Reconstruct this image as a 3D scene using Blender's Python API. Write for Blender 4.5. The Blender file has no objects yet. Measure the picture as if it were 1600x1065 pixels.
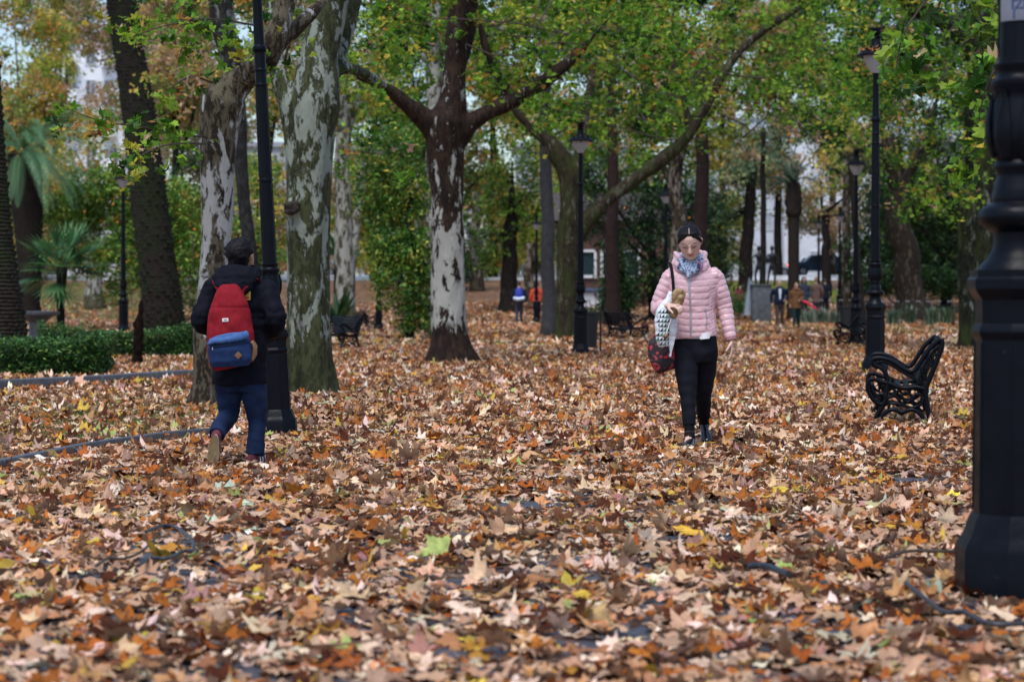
import bpy, bmesh, math, random
import numpy as np
from mathutils import Vector, Matrix, Euler
from mathutils.bvhtree import BVHTree

# ------------------------------------------------------------------ camera, world, sun, exposure
SC = bpy.context.scene
F, CX, CY, CAMH = 3333.0, 800.0, 532.5, 1.15
HORIZON = 465.0
PITCH = math.atan((CY - HORIZON) / F)
cam_data = bpy.data.cameras.new("camera")
cam_data.sensor_width = 24.0
cam_data.lens = 24.0 * F / 1600.0
cam_data.clip_start = 0.1
cam_data.clip_end = 3000.0
cam_data.dof.use_dof = True
cam_data.dof.focus_distance = 15.8
cam_data.dof.aperture_fstop = 2.2
cam = bpy.data.objects.new("camera", cam_data)
SC.collection.objects.link(cam)
cam.location = (0, 0, CAMH)
cam.rotation_euler = (math.pi / 2 - PITCH, 0, 0)
SC.camera = cam

SUN_EL, SUN_ROT = math.radians(64), math.radians(200)
world = bpy.data.worlds.new("World")
SC.world = world
world.use_nodes = True
wn = world.node_tree
wn.nodes.clear()
sky = wn.nodes.new("ShaderNodeTexSky")
sky.sky_type = 'NISHITA'
sky.sun_disc = False
sky.sun_elevation = SUN_EL
sky.sun_rotation = SUN_ROT
sky.air_density = 1.0
sky.dust_density = 1.6
sky.ozone_density = 1.5
bg = wn.nodes.new("ShaderNodeBackground")
bg.inputs[1].default_value = 0.10
wo = wn.nodes.new("ShaderNodeOutputWorld")
wn.links.new(sky.outputs[0], bg.inputs[0])
wn.links.new(bg.outputs[0], wo.inputs[0])

sun_d = bpy.data.lights.new("sun", 'SUN')
sun_d.energy = 1.5
sun_d.angle = math.radians(28)
sun_d.color = (1.0, 0.97, 0.93)
sun = bpy.data.objects.new("sun", sun_d)
SC.collection.objects.link(sun)
_sd = Vector((math.sin(SUN_ROT) * math.cos(SUN_EL), math.cos(SUN_ROT) * math.cos(SUN_EL), math.sin(SUN_EL)))
sun.rotation_euler = _sd.to_track_quat('Z', 'Y').to_euler()

SC.view_settings.view_transform = 'Standard'
SC.view_settings.look = 'None'
SC.view_settings.exposure = 0.97
SC.view_settings.gamma = 1.0
SC.cycles.max_bounces = 5
SC.cycles.diffuse_bounces = 3
SC.cycles.glossy_bounces = 2
SC.cycles.transmission_bounces = 3
SC.cycles.transparent_max_bounces = 4
SC.cycles.use_denoising = True
SC.cycles.sample_clamp_indirect = 4.0

# ------------------------------------------------------------------ helpers
PI = math.pi
rs = np.random.RandomState(11)
COL = SC.collection

def gz(x, y):
    """ground height: flat park, rising gently to the street beyond it"""
    d = np.asarray(y, dtype=float)
    t = np.clip((d - 84.0) / 50.0, 0, 1)
    return 2.55 * t * t * (3 - 2 * t)

_cp, _sp = math.cos(PITCH), math.sin(PITCH)
def P(px, py, Y):
    """world point that stands at depth Y and is seen at photograph pixel px,py"""
    dx, dz = (px - CX) / F, (CY - py) / F
    ry = _cp + dz * _sp
    rz = -_sp + dz * _cp
    t = Y / ry
    return Vector((dx * t, Y, CAMH + rz * t))
def G(px, py):
    """ground point under photograph pixel"""
    lo = 2.0
    y = 3.0
    while y < 400:
        p = P(px, py, y)
        if p.z <= float(gz(p.x, y)):
            break
        y += 0.25
    return Vector((P(px, py, y).x, y, float(gz(0, y))))
def GD(px, Y):
    p = P(px, 465, Y)
    return Vector((p.x, Y, float(gz(0, Y))))

def tag(o, label=None, cat=None, group=None, kind=None):
    if label: o['label'] = label
    if cat: o['category'] = cat
    if group: o['group'] = group
    if kind: o['kind'] = kind
    return o

def empty(name, loc=(0, 0, 0), rz=0.0, label=None, cat=None, group=None, sc=1.0):
    o = bpy.data.objects.new(name, None)
    COL.objects.link(o)
    o.location = loc
    o.rotation_euler = (0, 0, rz)
    o.scale = (sc, sc, sc)
    o.empty_display_size = 0.1
    return tag(o, label, cat, group)

def np_mesh(name, V, FL, mats=(), parent=None, col=None, smooth=False, mi=None, loc=None):
    """V (n,3); FL list of (m,k) int arrays"""
    V = np.asarray(V, dtype=np.float32)
    me = bpy.data.meshes.new(name)
    FL = [np.asarray(f, dtype=np.int32) for f in FL if len(f)]
    nl = sum(f.size for f in FL); nf = sum(len(f) for f in FL)
    me.vertices.add(len(V)); me.vertices.foreach_set('co', V.ravel())
    me.loops.add(nl); me.loops.foreach_set('vertex_index', np.concatenate([f.ravel() for f in FL]))
    me.polygons.add(nf)
    tot = np.concatenate([np.full(len(f), f.shape[1], dtype=np.int32) for f in FL])
    st = np.concatenate([[0], np.cumsum(tot)[:-1]]).astype(np.int32)
    me.polygons.foreach_set('loop_start', st)
    me.polygons.foreach_set('loop_total', tot)
    if smooth: me.polygons.foreach_set('use_smooth', np.ones(nf, dtype=bool))
    for m in mats: me.materials.append(m)
    if mi is not None: me.polygons.foreach_set('material_index', np.asarray(mi, dtype=np.int32))
    if col is not None:
        a = me.attributes.new('col', 'FLOAT_COLOR', 'POINT')
        c = np.ones((len(V), 4), dtype=np.float32); c[:, :3] = col
        a.data.foreach_set('color', c.ravel())
    me.update(calc_edges=True)
    me.validate()
    o = bpy.data.objects.new(name, me)
    COL.objects.link(o)
    if parent is not None: o.parent = parent
    if loc is not None: o.location = loc
    return o

class MB:
    """collects simple solids"""
    def __init__(s):
        s.v = []; s.f = []; s.m = []; s.n = 0
    def add(s, V, Fs, m=0):
        V = [tuple(map(float, v)) for v in V]
        s.v += V
        for f in Fs:
            s.f.append(tuple(i + s.n for i in f)); s.m.append(m)
        s.n += len(V)
        return s
    def box(s, c, sz, rot=None, m=0, bev=0.0):
        cx, cy, cz = c; a, b, d = sz[0] / 2, sz[1] / 2, sz[2] / 2
        if bev:
            bm = bmesh.new(); bmesh.ops.create_cube(bm, size=1.0)
            for v in bm.verts: v.co = Vector((v.co.x * sz[0], v.co.y * sz[1], v.co.z * sz[2]))
            bmesh.ops.bevel(bm, geom=bm.edges[:], offset=bev, segments=2, affect='EDGES', profile=0.6)
            bm.verts.index_update()
            V = [v.co.copy() for v in bm.verts]; Fs = [tuple(v.index for v in f.verts) for f in bm.faces]
            bm.free()
        else:
            V = [Vector((x, y, z)) for x in (-a, a) for y in (-b, b) for z in (-d, d)]
            Fs = [(0, 1, 3, 2), (4, 6, 7, 5), (0, 4, 5, 1), (2, 3, 7, 6), (0, 2, 6, 4), (1, 5, 7, 3)]
        if rot is not None:
            R = Euler(rot).to_matrix(); V = [R @ v for v in V]
        return s.add([(v.x + cx, v.y + cy, v.z + cz) for v in V], Fs, m)
    def lathe(s, prof, n=24, c=(0, 0, 0), m=0, oct_=False, rot0=0.0):
        V = []; Fs = []
        for (r, z) in prof:
            for k in range(n):
                a = rot0 + 2 * PI * k / n
                V.append((c[0] + r * math.cos(a), c[1] + r * math.sin(a), c[2] + z))
        for i in range(len(prof) - 1):
            for k in range(n):
                k2 = (k + 1) % n
                Fs.append((i * n + k, i * n + k2, (i + 1) * n + k2, (i + 1) * n + k))
        Fs.append(tuple(range(n - 1, -1, -1)))
        Fs.append(tuple(range((len(prof) - 1) * n, len(prof) * n)))
        return s.add(V, Fs, m)
    def tube(s, pts, rad, n=8, up=None, m=0, cap=True, jit=0.0, rng=None):
        """rad: list of r or (ra, rb); up: reference vector that fixes the section's second axis"""
        pts = [Vector(p) for p in pts]
        L = len(pts)
        if not isinstance(rad, (list, tuple)): rad = [rad] * L
        V = []; Fs = []
        prev = None
        for i, p in enumerate(pts):
            t = (pts[min(i + 1, L - 1)] - pts[max(i - 1, 0)])
            if t.length < 1e-9: t = Vector((0, 0, 1))
            t.normalize()
            if up is not None:
                u = Vector(up)
                b = u - t * u.dot(t)
                if b.length < 1e-5: b = t.orthogonal()
                b.normalize(); a = b.cross(t).normalized()
            else:
                if prev is None:
                    b = t.orthogonal().normalized()
                else:
                    b = prev - t * prev.dot(t)
                    b = b.normalized() if b.length > 1e-6 else t.orthogonal().normalized()
                prev = b; a = b.cross(t).normalized()
            r = rad[i]
            ra, rb = (r, r) if not isinstance(r, (tuple, list)) else r
            for k in range(n):
                th = 2 * PI * k / n
                j = 1.0 + (rng.uniform(-jit, jit) if (jit and rng is not None) else 0)
                V.append(p + a * (math.cos(th) * ra * j) + b * (math.sin(th) * rb * j))
        for i in range(L - 1):
            for k in range(n):
                k2 = (k + 1) % n
                Fs.append((i * n + k, i * n + k2, (i + 1) * n + k2, (i + 1) * n + k))
        if cap:
            Fs.append(tuple(range(n - 1, -1, -1))); Fs.append(tuple(range((L - 1) * n, L * n)))
        return s.add(V, Fs, m)
    def ball(s, c, r, seg=10, rings=7, m=0):
        if not isinstance(r, (tuple, list)): r = (r, r, r)
        V = [(c[0], c[1], c[2] - r[2])]; Fs = []
        for i in range(1, rings):
            a = PI * i / rings - PI / 2
            for k in range(seg):
                t = 2 * PI * k / seg
                V.append((c[0] + r[0] * math.cos(a) * math.cos(t), c[1] + r[1] * math.cos(a) * math.sin(t), c[2] + r[2] * math.sin(a)))
        V.append((c[0], c[1], c[2] + r[2])); top = len(V) - 1
        for k in range(seg):
            k2 = (k + 1) % seg
            Fs.append((0, 1 + k2, 1 + k))
            for i in range(rings - 2):
                a0 = 1 + i * seg
                Fs.append((a0 + k, a0 + k2, a0 + seg + k2, a0 + seg + k))
            Fs.append((1 + (rings - 2) * seg + k, 1 + (rings - 2) * seg + k2, top))
        return s.add(V, Fs, m)
    def mesh(s, name='m'):
        me = bpy.data.meshes.new(name)
        me.from_pydata(s.v, [], s.f)
        me.update()
        return me
    def build(s, name, mats, parent=None, smooth=True, loc=None, sharp=35):
        me = s.mesh(name)
        for m in (mats if isinstance(mats, (list, tuple)) else [mats]): me.materials.append(m)
        me.polygons.foreach_set('material_index', np.array(s.m, dtype=np.int32))
        if smooth:
            me.polygons.foreach_set('use_smooth', np.ones(len(s.f), dtype=bool))
            if sharp: me.set_sharp_from_angle(angle=math.radians(sharp))
        o = bpy.data.objects.new(name, me)
        COL.objects.link(o)
        if parent is not None: o.parent = parent
        if loc is not None: o.location = loc
        return o

def vnoise(Pn, freq=1.0, seed=0):
    """value noise -1..1 for (n,3)"""
    p = np.asarray(Pn, dtype=float) * freq + 100.3 + seed * 17.17
    i = np.floor(p).astype(np.int64); f = p - i
    f = f * f * (3 - 2 * f)
    out = np.zeros(len(p))
    for dx in (0, 1):
        for dy in (0, 1):
            for dz in (0, 1):
                h = (i[:, 0] + dx) * 374761393 + (i[:, 1] + dy) * 668265263 + (i[:, 2] + dz) * 2147483647 + seed * 974711
                h = (h ^ (h >> 13)) * 1274126177
                h = (h ^ (h >> 16)) & 0xffffff
                w = (f[:, 0] if dx else 1 - f[:, 0]) * (f[:, 1] if dy else 1 - f[:, 1]) * (f[:, 2] if dz else 1 - f[:, 2])
                out += w * (h / 8388608.0 - 1)
    return out

def fuse(mb, voxel, name, mats, parent=None, disp=None, colf=None, smooth_it=2):
    """one continuous skin over the solids in mb"""
    me = mb.mesh('tmp')
    ob = bpy.data.objects.new('tmp', me); COL.objects.link(ob)
    r = ob.modifiers.new('r', 'REMESH'); r.mode = 'VOXEL'; r.voxel_size = voxel; r.adaptivity = 0
    if smooth_it:
        sm = ob.modifiers.new('s', 'SMOOTH'); sm.factor = 0.5; sm.iterations = smooth_it
    dg = bpy.context.evaluated_depsgraph_get()
    dg.update()
    m2 = bpy.data.meshes.new_from_object(ob.evaluated_get(dg))
    bpy.data.objects.remove(ob); bpy.data.meshes.remove(me)
    m2.name = name
    n = len(m2.vertices)
    V = np.zeros(n * 3, dtype=np.float32); m2.vertices.foreach_get('co', V); V = V.reshape(-1, 3)
    N = np.zeros(n * 3, dtype=np.float32); m2.vertices.foreach_get('normal', N); N = N.reshape(-1, 3)
    if disp is not None:
        V2 = V + N * disp(V, N)[:, None].astype(np.float32)
        m2.vertices.foreach_set('co', V2.astype(np.float32).ravel())
    if colf is not None:
        a = m2.attributes.new('col', 'FLOAT_COLOR', 'POINT')
        c = np.ones((n, 4), dtype=np.float32); c[:, :3] = colf(V, N)
        a.data.foreach_set('color', c.ravel())
    m2.materials.clear()
    for m in (mats if isinstance(mats, (list, tuple)) else [mats]): m2.materials.append(m)
    m2.polygons.foreach_set('use_smooth', np.ones(len(m2.polygons), dtype=bool))
    m2.polygons.foreach_set('material_index', np.zeros(len(m2.polygons), dtype=np.int32))
    m2.update()
    o = bpy.data.objects.new(name, m2); COL.objects.link(o)
    if parent is not None: o.parent = parent
    return o

def bvh_of(*obs):
    V = []; Fs = []
    for o in obs:
        k = len(V)
        V += [v.co.copy() for v in o.data.vertices]
        Fs += [tuple(i + k for i in p.vertices) for p in o.data.polygons]
    return BVHTree.FromPolygons(V, Fs)

def children(o):
    return [c for c in list(bpy.data.objects) if c.parent == o]
def copy_tree(o, loc, rz=0.0, sc=1.0, label=None, tilt=None):
    kids = children(o)
    c = o.copy(); COL.objects.link(c)
    c.location = loc; c.rotation_euler = (0, 0, rz) if tilt is None else (tilt[0], tilt[1], rz)
    c.scale = (sc, sc, sc)
    if label: c['label'] = label
    for ch in kids:
        gk = children(ch)
        d = ch.copy(); COL.objects.link(d); d.parent = c
        for g in gk:
            e = g.copy(); COL.objects.link(e); e.parent = d
    return c

# ------------------------------------------------------------------ materials
def new_mat(name):
    m = bpy.data.materials.new(name); m.use_nodes = True
    nt = m.node_tree; nt.nodes.clear()
    out = nt.nodes.new("ShaderNodeOutputMaterial")
    b = nt.nodes.new("ShaderNodeBsdfPrincipled")
    nt.links.new(b.outputs[0], out.inputs[0])
    return m, nt, b, out
def nd(nt, t, **kw):
    n = nt.nodes.new(t)
    for k, v in kw.items(): setattr(n, k, v)
    return n
def ramp(nt, fac, stops, interp='LINEAR'):
    r = nt.nodes.new("ShaderNodeValToRGB"); r.color_ramp.interpolation = interp
    el = r.color_ramp.elements
    while len(el) < len(stops): el.new(0.5)
    for e, (p, c) in zip(el, stops):
        e.position = p; e.color = (*c, 1) if len(c) == 3 else c
    nt.links.new(fac, r.inputs[0])
    return r.outputs[0]
def mixc(nt, fac, a, b, mode='MIX'):
    m = nt.nodes.new("ShaderNodeMix"); m.data_type = 'RGBA'; m.blend_type = mode
    for s, v in ((m.inputs[0], fac), (m.inputs[6], a), (m.inputs[7], b)):
        if hasattr(v, 'links'): nt.links.new(v, s)
        elif isinstance(v, (int, float)): s.default_value = v
        else: s.default_value = (*v, 1)
    return m.outputs[2]
def noise(nt, vec, scale, detail=3, rough=0.55, dist=0.0):
    n = nt.nodes.new("ShaderNodeTexNoise"); n.inputs['Scale'].default_value = scale
    n.inputs['Detail'].default_value = detail; n.inputs['Roughness'].default_value = rough
    n.inputs['Distortion'].default_value = dist
    if vec is not None: nt.links.new(vec, n.inputs['Vector'])
    return n.outputs[0]
def objvec(nt, scale=(1, 1, 1), kind='Object'):
    tc = nt.nodes.new("ShaderNodeTexCoord"); mp = nt.nodes.new("ShaderNodeMapping")
    mp.inputs['Scale'].default_value = scale
    nt.links.new(tc.outputs[kind], mp.inputs[0])
    return mp.outputs[0]
def bump(nt, b, h, strength=0.3, dist=0.02):
    n = nt.nodes.new("ShaderNodeBump"); n.inputs['Strength'].default_value = strength
    n.inputs['Distance'].default_value = dist
    nt.links.new(h, n.inputs['Height']); nt.links.new(n.outputs[0], b.inputs['Normal'])

def simple(name, c, rough=0.6, metal=0.0, var=0.25, scale=8.0, bmp=0.15, spec=0.5, bd=0.01):
    m, nt, b, out = new_mat(name)
    v = objvec(nt)
    f = noise(nt, v, scale, 4)
    lo = tuple(x * (1 - var) for x in c); hi = tuple(min(1, x * (1 + var)) for x in c)
    nt.links.new(ramp(nt, f, [(0.3, lo), (0.7, hi)]), b.inputs['Base Color'])
    b.inputs['Roughness'].default_value = rough; b.inputs['Metallic'].default_value = metal
    b.inputs['Specular IOR Level'].default_value = spec
    if bmp: bump(nt, b, noise(nt, v, scale * 5, 4), bmp, bd)
    return m

def vcol_mat(name, rough=0.55, transl=0.0, spec=0.3, blotch=0.35, bscale=20.0, back=None, sss=0.0):
    """colour from the mesh's own 'col' attribute"""
    m, nt, b, out = new_mat(name)
    at = nd(nt, "ShaderNodeAttribute", attribute_name='col')
    c = at.outputs[0]
    if blotch:
        v = objvec(nt)
        f = noise(nt, v, bscale, 4, 0.65)
        g = ramp(nt, f, [(0.25, (1 - blotch,) * 3), (0.75, (1 + blotch * 0.6,) * 3)])
        c = mixc(nt, 1.0, c, g, 'MULTIPLY')
    if back is not None:
        ge = nd(nt, "ShaderNodeNewGeometry")
        bc = mixc(nt, 0.55, c, back)
        c = mixc(nt, ge.outputs['Backfacing'], c, bc)
    nt.links.new(c, b.inputs['Base Color'])
    b.inputs['Roughness'].default_value = rough
    b.inputs['Specular IOR Level'].default_value = spec
    if sss: b.inputs['Subsurface Weight'].default_value = sss; b.inputs['Subsurface Scale'].default_value = 0.01
    if transl:
        tr = nd(nt, "ShaderNodeBsdfTranslucent"); mx = nd(nt, "ShaderNodeMixShader")
        nt.links.new(c, tr.inputs[0]); mx.inputs[0].default_value = transl
        nt.links.new(b.outputs[0], mx.inputs[1]); nt.links.new(tr.outputs[0], mx.inputs[2])
        nt.links.new(mx.outputs[0], out.inputs[0])
    return m

def plane_bark(name, pale=(.36, .38, .34), mid=(.10, .10, .055), dark=(.035, .025, .018), cover=0.5, darktop=None, moss=0.0, seed=0.0, base_dark=.22):
    """flaking plane-tree bark; cover = share that has flaked to pale; darktop=(z0,z1,dir) zone of dark bark"""
    m, nt, b, out = new_mat(name)
    v0 = objvec(nt, (1, 1, 0.40))
    ad = nd(nt, "ShaderNodeVectorMath", operation='ADD'); ad.inputs[1].default_value = (seed, seed * 1.7, seed)
    nt.links.new(v0, ad.inputs[0]); v = ad.outputs[0]
    f1 = noise(nt, v, 6.0, 8, 0.72, 0.35)
    f2 = noise(nt, v, 13.0, 7, 0.75, 0.3)
    t = 0.36 + 0.28 * (1 - cover)
    palec = mixc(nt, noise(nt, v, 14, 5, 0.7), tuple(x * 0.72 for x in pale), tuple(min(1, x * 1.2) for x in pale))
    midc = mixc(nt, noise(nt, v, 11, 5, 0.7), tuple(x * 0.55 for x in mid), tuple(x * 1.5 for x in mid))
    darkc = mixc(nt, noise(nt, v, 22, 5, 0.7), tuple(x * 0.5 for x in dark), tuple(x * 1.8 for x in dark))
    fac = f1
    if darktop:
        sx = nd(nt, "ShaderNodeSeparateXYZ"); nt.links.new(objvec(nt), sx.inputs[0])
        mr = nd(nt, "ShaderNodeMapRange"); mr.inputs[1].default_value = darktop[0]; mr.inputs[2].default_value = darktop[1]
        mr.inputs[3].default_value = 0.0; mr.inputs[4].default_value = darktop[2]
        nt.links.new(sx.outputs[2], mr.inputs[0])
        sb = nd(nt, "ShaderNodeMath", operation='SUBTRACT'); nt.links.new(f1, sb.inputs[0]); nt.links.new(mr.outputs[0], sb.inputs[1])
        fac = sb.outputs[0]
    sx2 = nd(nt, "ShaderNodeSeparateXYZ"); nt.links.new(objvec(nt), sx2.inputs[0])
    mr2 = nd(nt, "ShaderNodeMapRange"); mr2.inputs[1].default_value = .25; mr2.inputs[2].default_value = .75; mr2.inputs[3].default_value = base_dark; mr2.inputs[4].default_value = 0.0
    nt.links.new(sx2.outputs[2], mr2.inputs[0])
    sb2 = nd(nt, "ShaderNodeMath", operation='SUBTRACT'); nt.links.new(fac, sb2.inputs[0]); nt.links.new(mr2.outputs[0], sb2.inputs[1]); fac = sb2.outputs[0]
    k1 = ramp(nt, fac, [(t - .012, (0,) * 3), (t + .012, (1,) * 3)])
    k2 = ramp(nt, f2, [(0.47, (0,) * 3), (0.53, (1,) * 3)])
    c = mixc(nt, k2, midc, darkc)
    c = mixc(nt, k1, c, palec)
    if moss:
        k3 = ramp(nt, noise(nt, v, 3.0, 5, 0.7), [(0.5 - moss * .2, (0,) * 3), (0.62, (1,) * 3)])
        c = mixc(nt, k3, c, mixc(nt, noise(nt, v, 40, 3), (.02, .03, .008), (.06, .075, .02)))
    nt.links.new(c, b.inputs['Base Color'])
    b.inputs['Roughness'].default_value = 0.75
    b.inputs['Specular IOR Level'].default_value = 0.12
    h = nd(nt, "ShaderNodeMath", operation='SUBTRACT')
    nt.links.new(noise(nt, v, 16, 6, 0.7), h.inputs[0]); nt.links.new(k1, h.inputs[1])
    bump(nt, b, h.outputs[0], 0.8, 0.022)
    return m

def palm_bark(name, c1=(.008, .006, .005), c2=(.032, .025, .019), ring=5.0, moss=False):
    m, nt, b, out = new_mat(name)
    v = objvec(nt, (1, 1, 1))
    w = nd(nt, "ShaderNodeTexWave", wave_type='BANDS', bands_direction='Z')
    w.inputs['Scale'].default_value = ring; w.inputs['Distortion'].default_value = 3.0; w.inputs['Detail'].default_value = 3
    nt.links.new(v, w.inputs[0])
    f = noise(nt, v, 18, 5, 0.7)
    k = mixc(nt, 0.5, w.outputs[0], f)
    c = ramp(nt, k, [(0.3, c1), (0.75, c2)])
    if moss:
        k3 = ramp(nt, noise(nt, v, 1.3, 4, 0.7), [(0.45, (0,) * 3), (0.62, (1,) * 3)])
        c = mixc(nt, k3, c, (.014, .022, .007))
    nt.links.new(c, b.inputs['Base Color']); b.inputs['Roughness'].default_value = 0.85
    b.inputs['Specular IOR Level'].default_value = 0.2
    bump(nt, b, k, 0.9, 0.05)
    return m

M = {}
def iron_mat():
    m, nt, b, out = new_mat('cast_iron_paint')
    v = objvec(nt)
    f = noise(nt, v, 5, 5, .7); f2 = noise(nt, v, 26, 6, .75)
    c = ramp(nt, f, [(.3, (.0018, .0028, .0055)), (.7, (.0036, .0052, .0095))])
    k = ramp(nt, f2, [(.63, (0,) * 3), (.70, (1,) * 3)])
    c = mixc(nt, k, c, (.022, .022, .024))
    k2 = ramp(nt, noise(nt, v, 60, 4, .7), [(.72, (0,) * 3), (.75, (1,) * 3)])
    c = mixc(nt, k2, c, (.07, .035, .02))
    nt.links.new(c, b.inputs['Base Color'])
    r_ = ramp(nt, noise(nt, v, 9, 5, .7), [(.3, (.25,) * 3), (.75, (.6,) * 3)]); nt.links.new(r_, b.inputs['Roughness'])
    b.inputs['Specular IOR Level'].default_value = .13
    bump(nt, b, noise(nt, v, 30, 5, .7), .25, .006)
    return m
M['iron'] = iron_mat()
M['iron_far'] = simple('iron_far', (.0035, .005, .008), 0.6, 0.0, 0.3)
M['glass'] = simple('opal_glass', (.36, .38, .42), 0.25, 0, 0.05, 5, 0)
M['stone'] = simple('kerb_stone', (.07, .075, .09), 0.42, 0, 0.35, 14, 0.3)
M['leaf'] = vcol_mat('plane_leaf', 0.42, 0.45, 0.22, 0.25, 8.0)
M['leaf_dark'] = vcol_mat('evergreen_leaf', 0.4, 0.2, 0.25, 0.2, 8.0)
M['litter'] = vcol_mat('fallen_leaf', 0.6, 0.10, 0.10, 0.42, 26.0, back=(.58, .40, .28))
M['twig'] = simple('twig', (.05, .035, .025), 0.8, 0, 0.4, 20)

# ------------------------------------------------------------------ ground
def make_ground():
    ys = np.concatenate([np.arange(-12, 80, 2.0), np.arange(80, 140, 1.5), np.arange(140, 420, 20), [600, 1000, 1800]])
    xs = np.concatenate([[-900, -400, -200, -120, -90], np.arange(-72, 73, 3.0), [90, 120, 200, 400, 900]])
    X, Y = np.meshgrid(xs, ys)
    V = np.stack([X.ravel(), Y.ravel(), gz(X.ravel(), Y.ravel())], 1)
    nx, ny = len(xs), len(ys)
    i = np.arange((ny - 1) * (nx - 1)); r, c = i // (nx - 1), i % (nx - 1)
    Fq = np.stack([r * nx + c, r * nx + c + 1, (r + 1) * nx + c + 1, (r + 1) * nx + c], 1)
    m, nt, b, out = new_mat('park_ground')
    v = objvec(nt)
    # wet paving under the leaves, going over to packed litter farther into the park
    pav = mixc(nt, noise(nt, v, 9, 5, 0.7), (.030, .036, .050), (.085, .095, .12))
    vo = nd(nt, "ShaderNodeTexVoronoi"); vo.inputs['Scale'].default_value = 7.0; vo.inputs['Randomness'].default_value = 1.0
    nt.links.new(v, vo.inputs['Vector'])
    lit = ramp(nt, vo.outputs['Color'], [(0.15, (.055, .022, .010)), (0.35, (.17, .075, .03)), (0.55, (.30, .18, .10)), (0.75, (.42, .30, .21)), (0.95, (.35, .25, .10))], 'CONSTANT')
    lit = mixc(nt, noise(nt, v, 30, 4), lit, (.10, .05, .03))
    sx = nd(nt, "ShaderNodeSeparateXYZ"); nt.links.new(v, sx.inputs[0])
    mr = nd(nt, "ShaderNodeMapRange"); mr.inputs[1].default_value = 14; mr.inputs[2].default_value = 34
    nt.links.new(sx.outputs[1], mr.inputs[0])
    mn = nd(nt, "ShaderNodeMath", operation='MULTIPLY_ADD'); mn.inputs[1].default_value = 1.0
    ns = noise(nt, v, 1.4, 5, 0.7)
    nt.links.new(mr.outputs[0], mn.inputs[0]); nt.links.new(ns, mn.inputs[2])
    k = ramp(nt, mn.outputs[0], [(0.52, (0,) * 3), (0.62, (1,) * 3)])
    nt.links.new(mixc(nt, k, pav, lit), b.inputs['Base Color'])
    b.inputs['Roughness'].default_value = 0.45; b.inputs['Specular IOR Level'].default_value = .25
    bump(nt, b, noise(nt, v, 14, 5), 0.5, 0.03)
    o = np_mesh('ground', V, [Fq], [m])
    return tag(o, kind='structure')
make_ground()

# the street beyond the park
def strip(name, y0, y1, x0, x1, mat, dz=0.004, kind='structure'):
    ys = np.linspace(y0, y1, 14); xs = np.linspace(x0, x1, 12)
    X, Y = np.meshgrid(xs, ys); V = np.stack([X.ravel(), Y.ravel(), gz(X.ravel(), Y.ravel()) + dz + 0.012], 1)
    i = np.arange(13 * 11); r, c = i // 11, i % 11
    Fq = np.stack([r * 12 + c, r * 12 + c + 1, (r + 1) * 12 + c + 1, (r + 1) * 12 + c], 1)
    return tag(np_mesh(name, V, [Fq], [mat]), kind=kind)
M['asphalt'] = simple('wet_asphalt', (.30, .33, .38), 0.15, 0, 0.2, 3, 0.1)
M['pale_paving'] = simple('pale_wet_paving', (.60, .62, .66), 0.3, 0, 0.15, 1.5, 0.1)
M['grass'] = vcol_mat('grass_blade', 0.5, 0.3, 0.3, 0.2)
strip('pavement', 121, 133, -70, 70, M['pale_paving'])
strip('street', 136, 158, -90, 90, M['asphalt'])

# ------------------------------------------------------------------ leaf shapes
def rotz(a):
    c, s = np.cos(a), np.sin(a); z = np.zeros_like(c); o = np.ones_like(c)
    return np.stack([np.stack([c, -s, z], -1), np.stack([s, c, z], -1), np.stack([z, z, o], -1)], -2)
def rotx(a):
    c, s = np.cos(a), np.sin(a); z = np.zeros_like(c); o = np.ones_like(c)
    return np.stack([np.stack([o, z, z], -1), np.stack([z, c, -s], -1), np.stack([z, s, c], -1)], -2)

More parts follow.
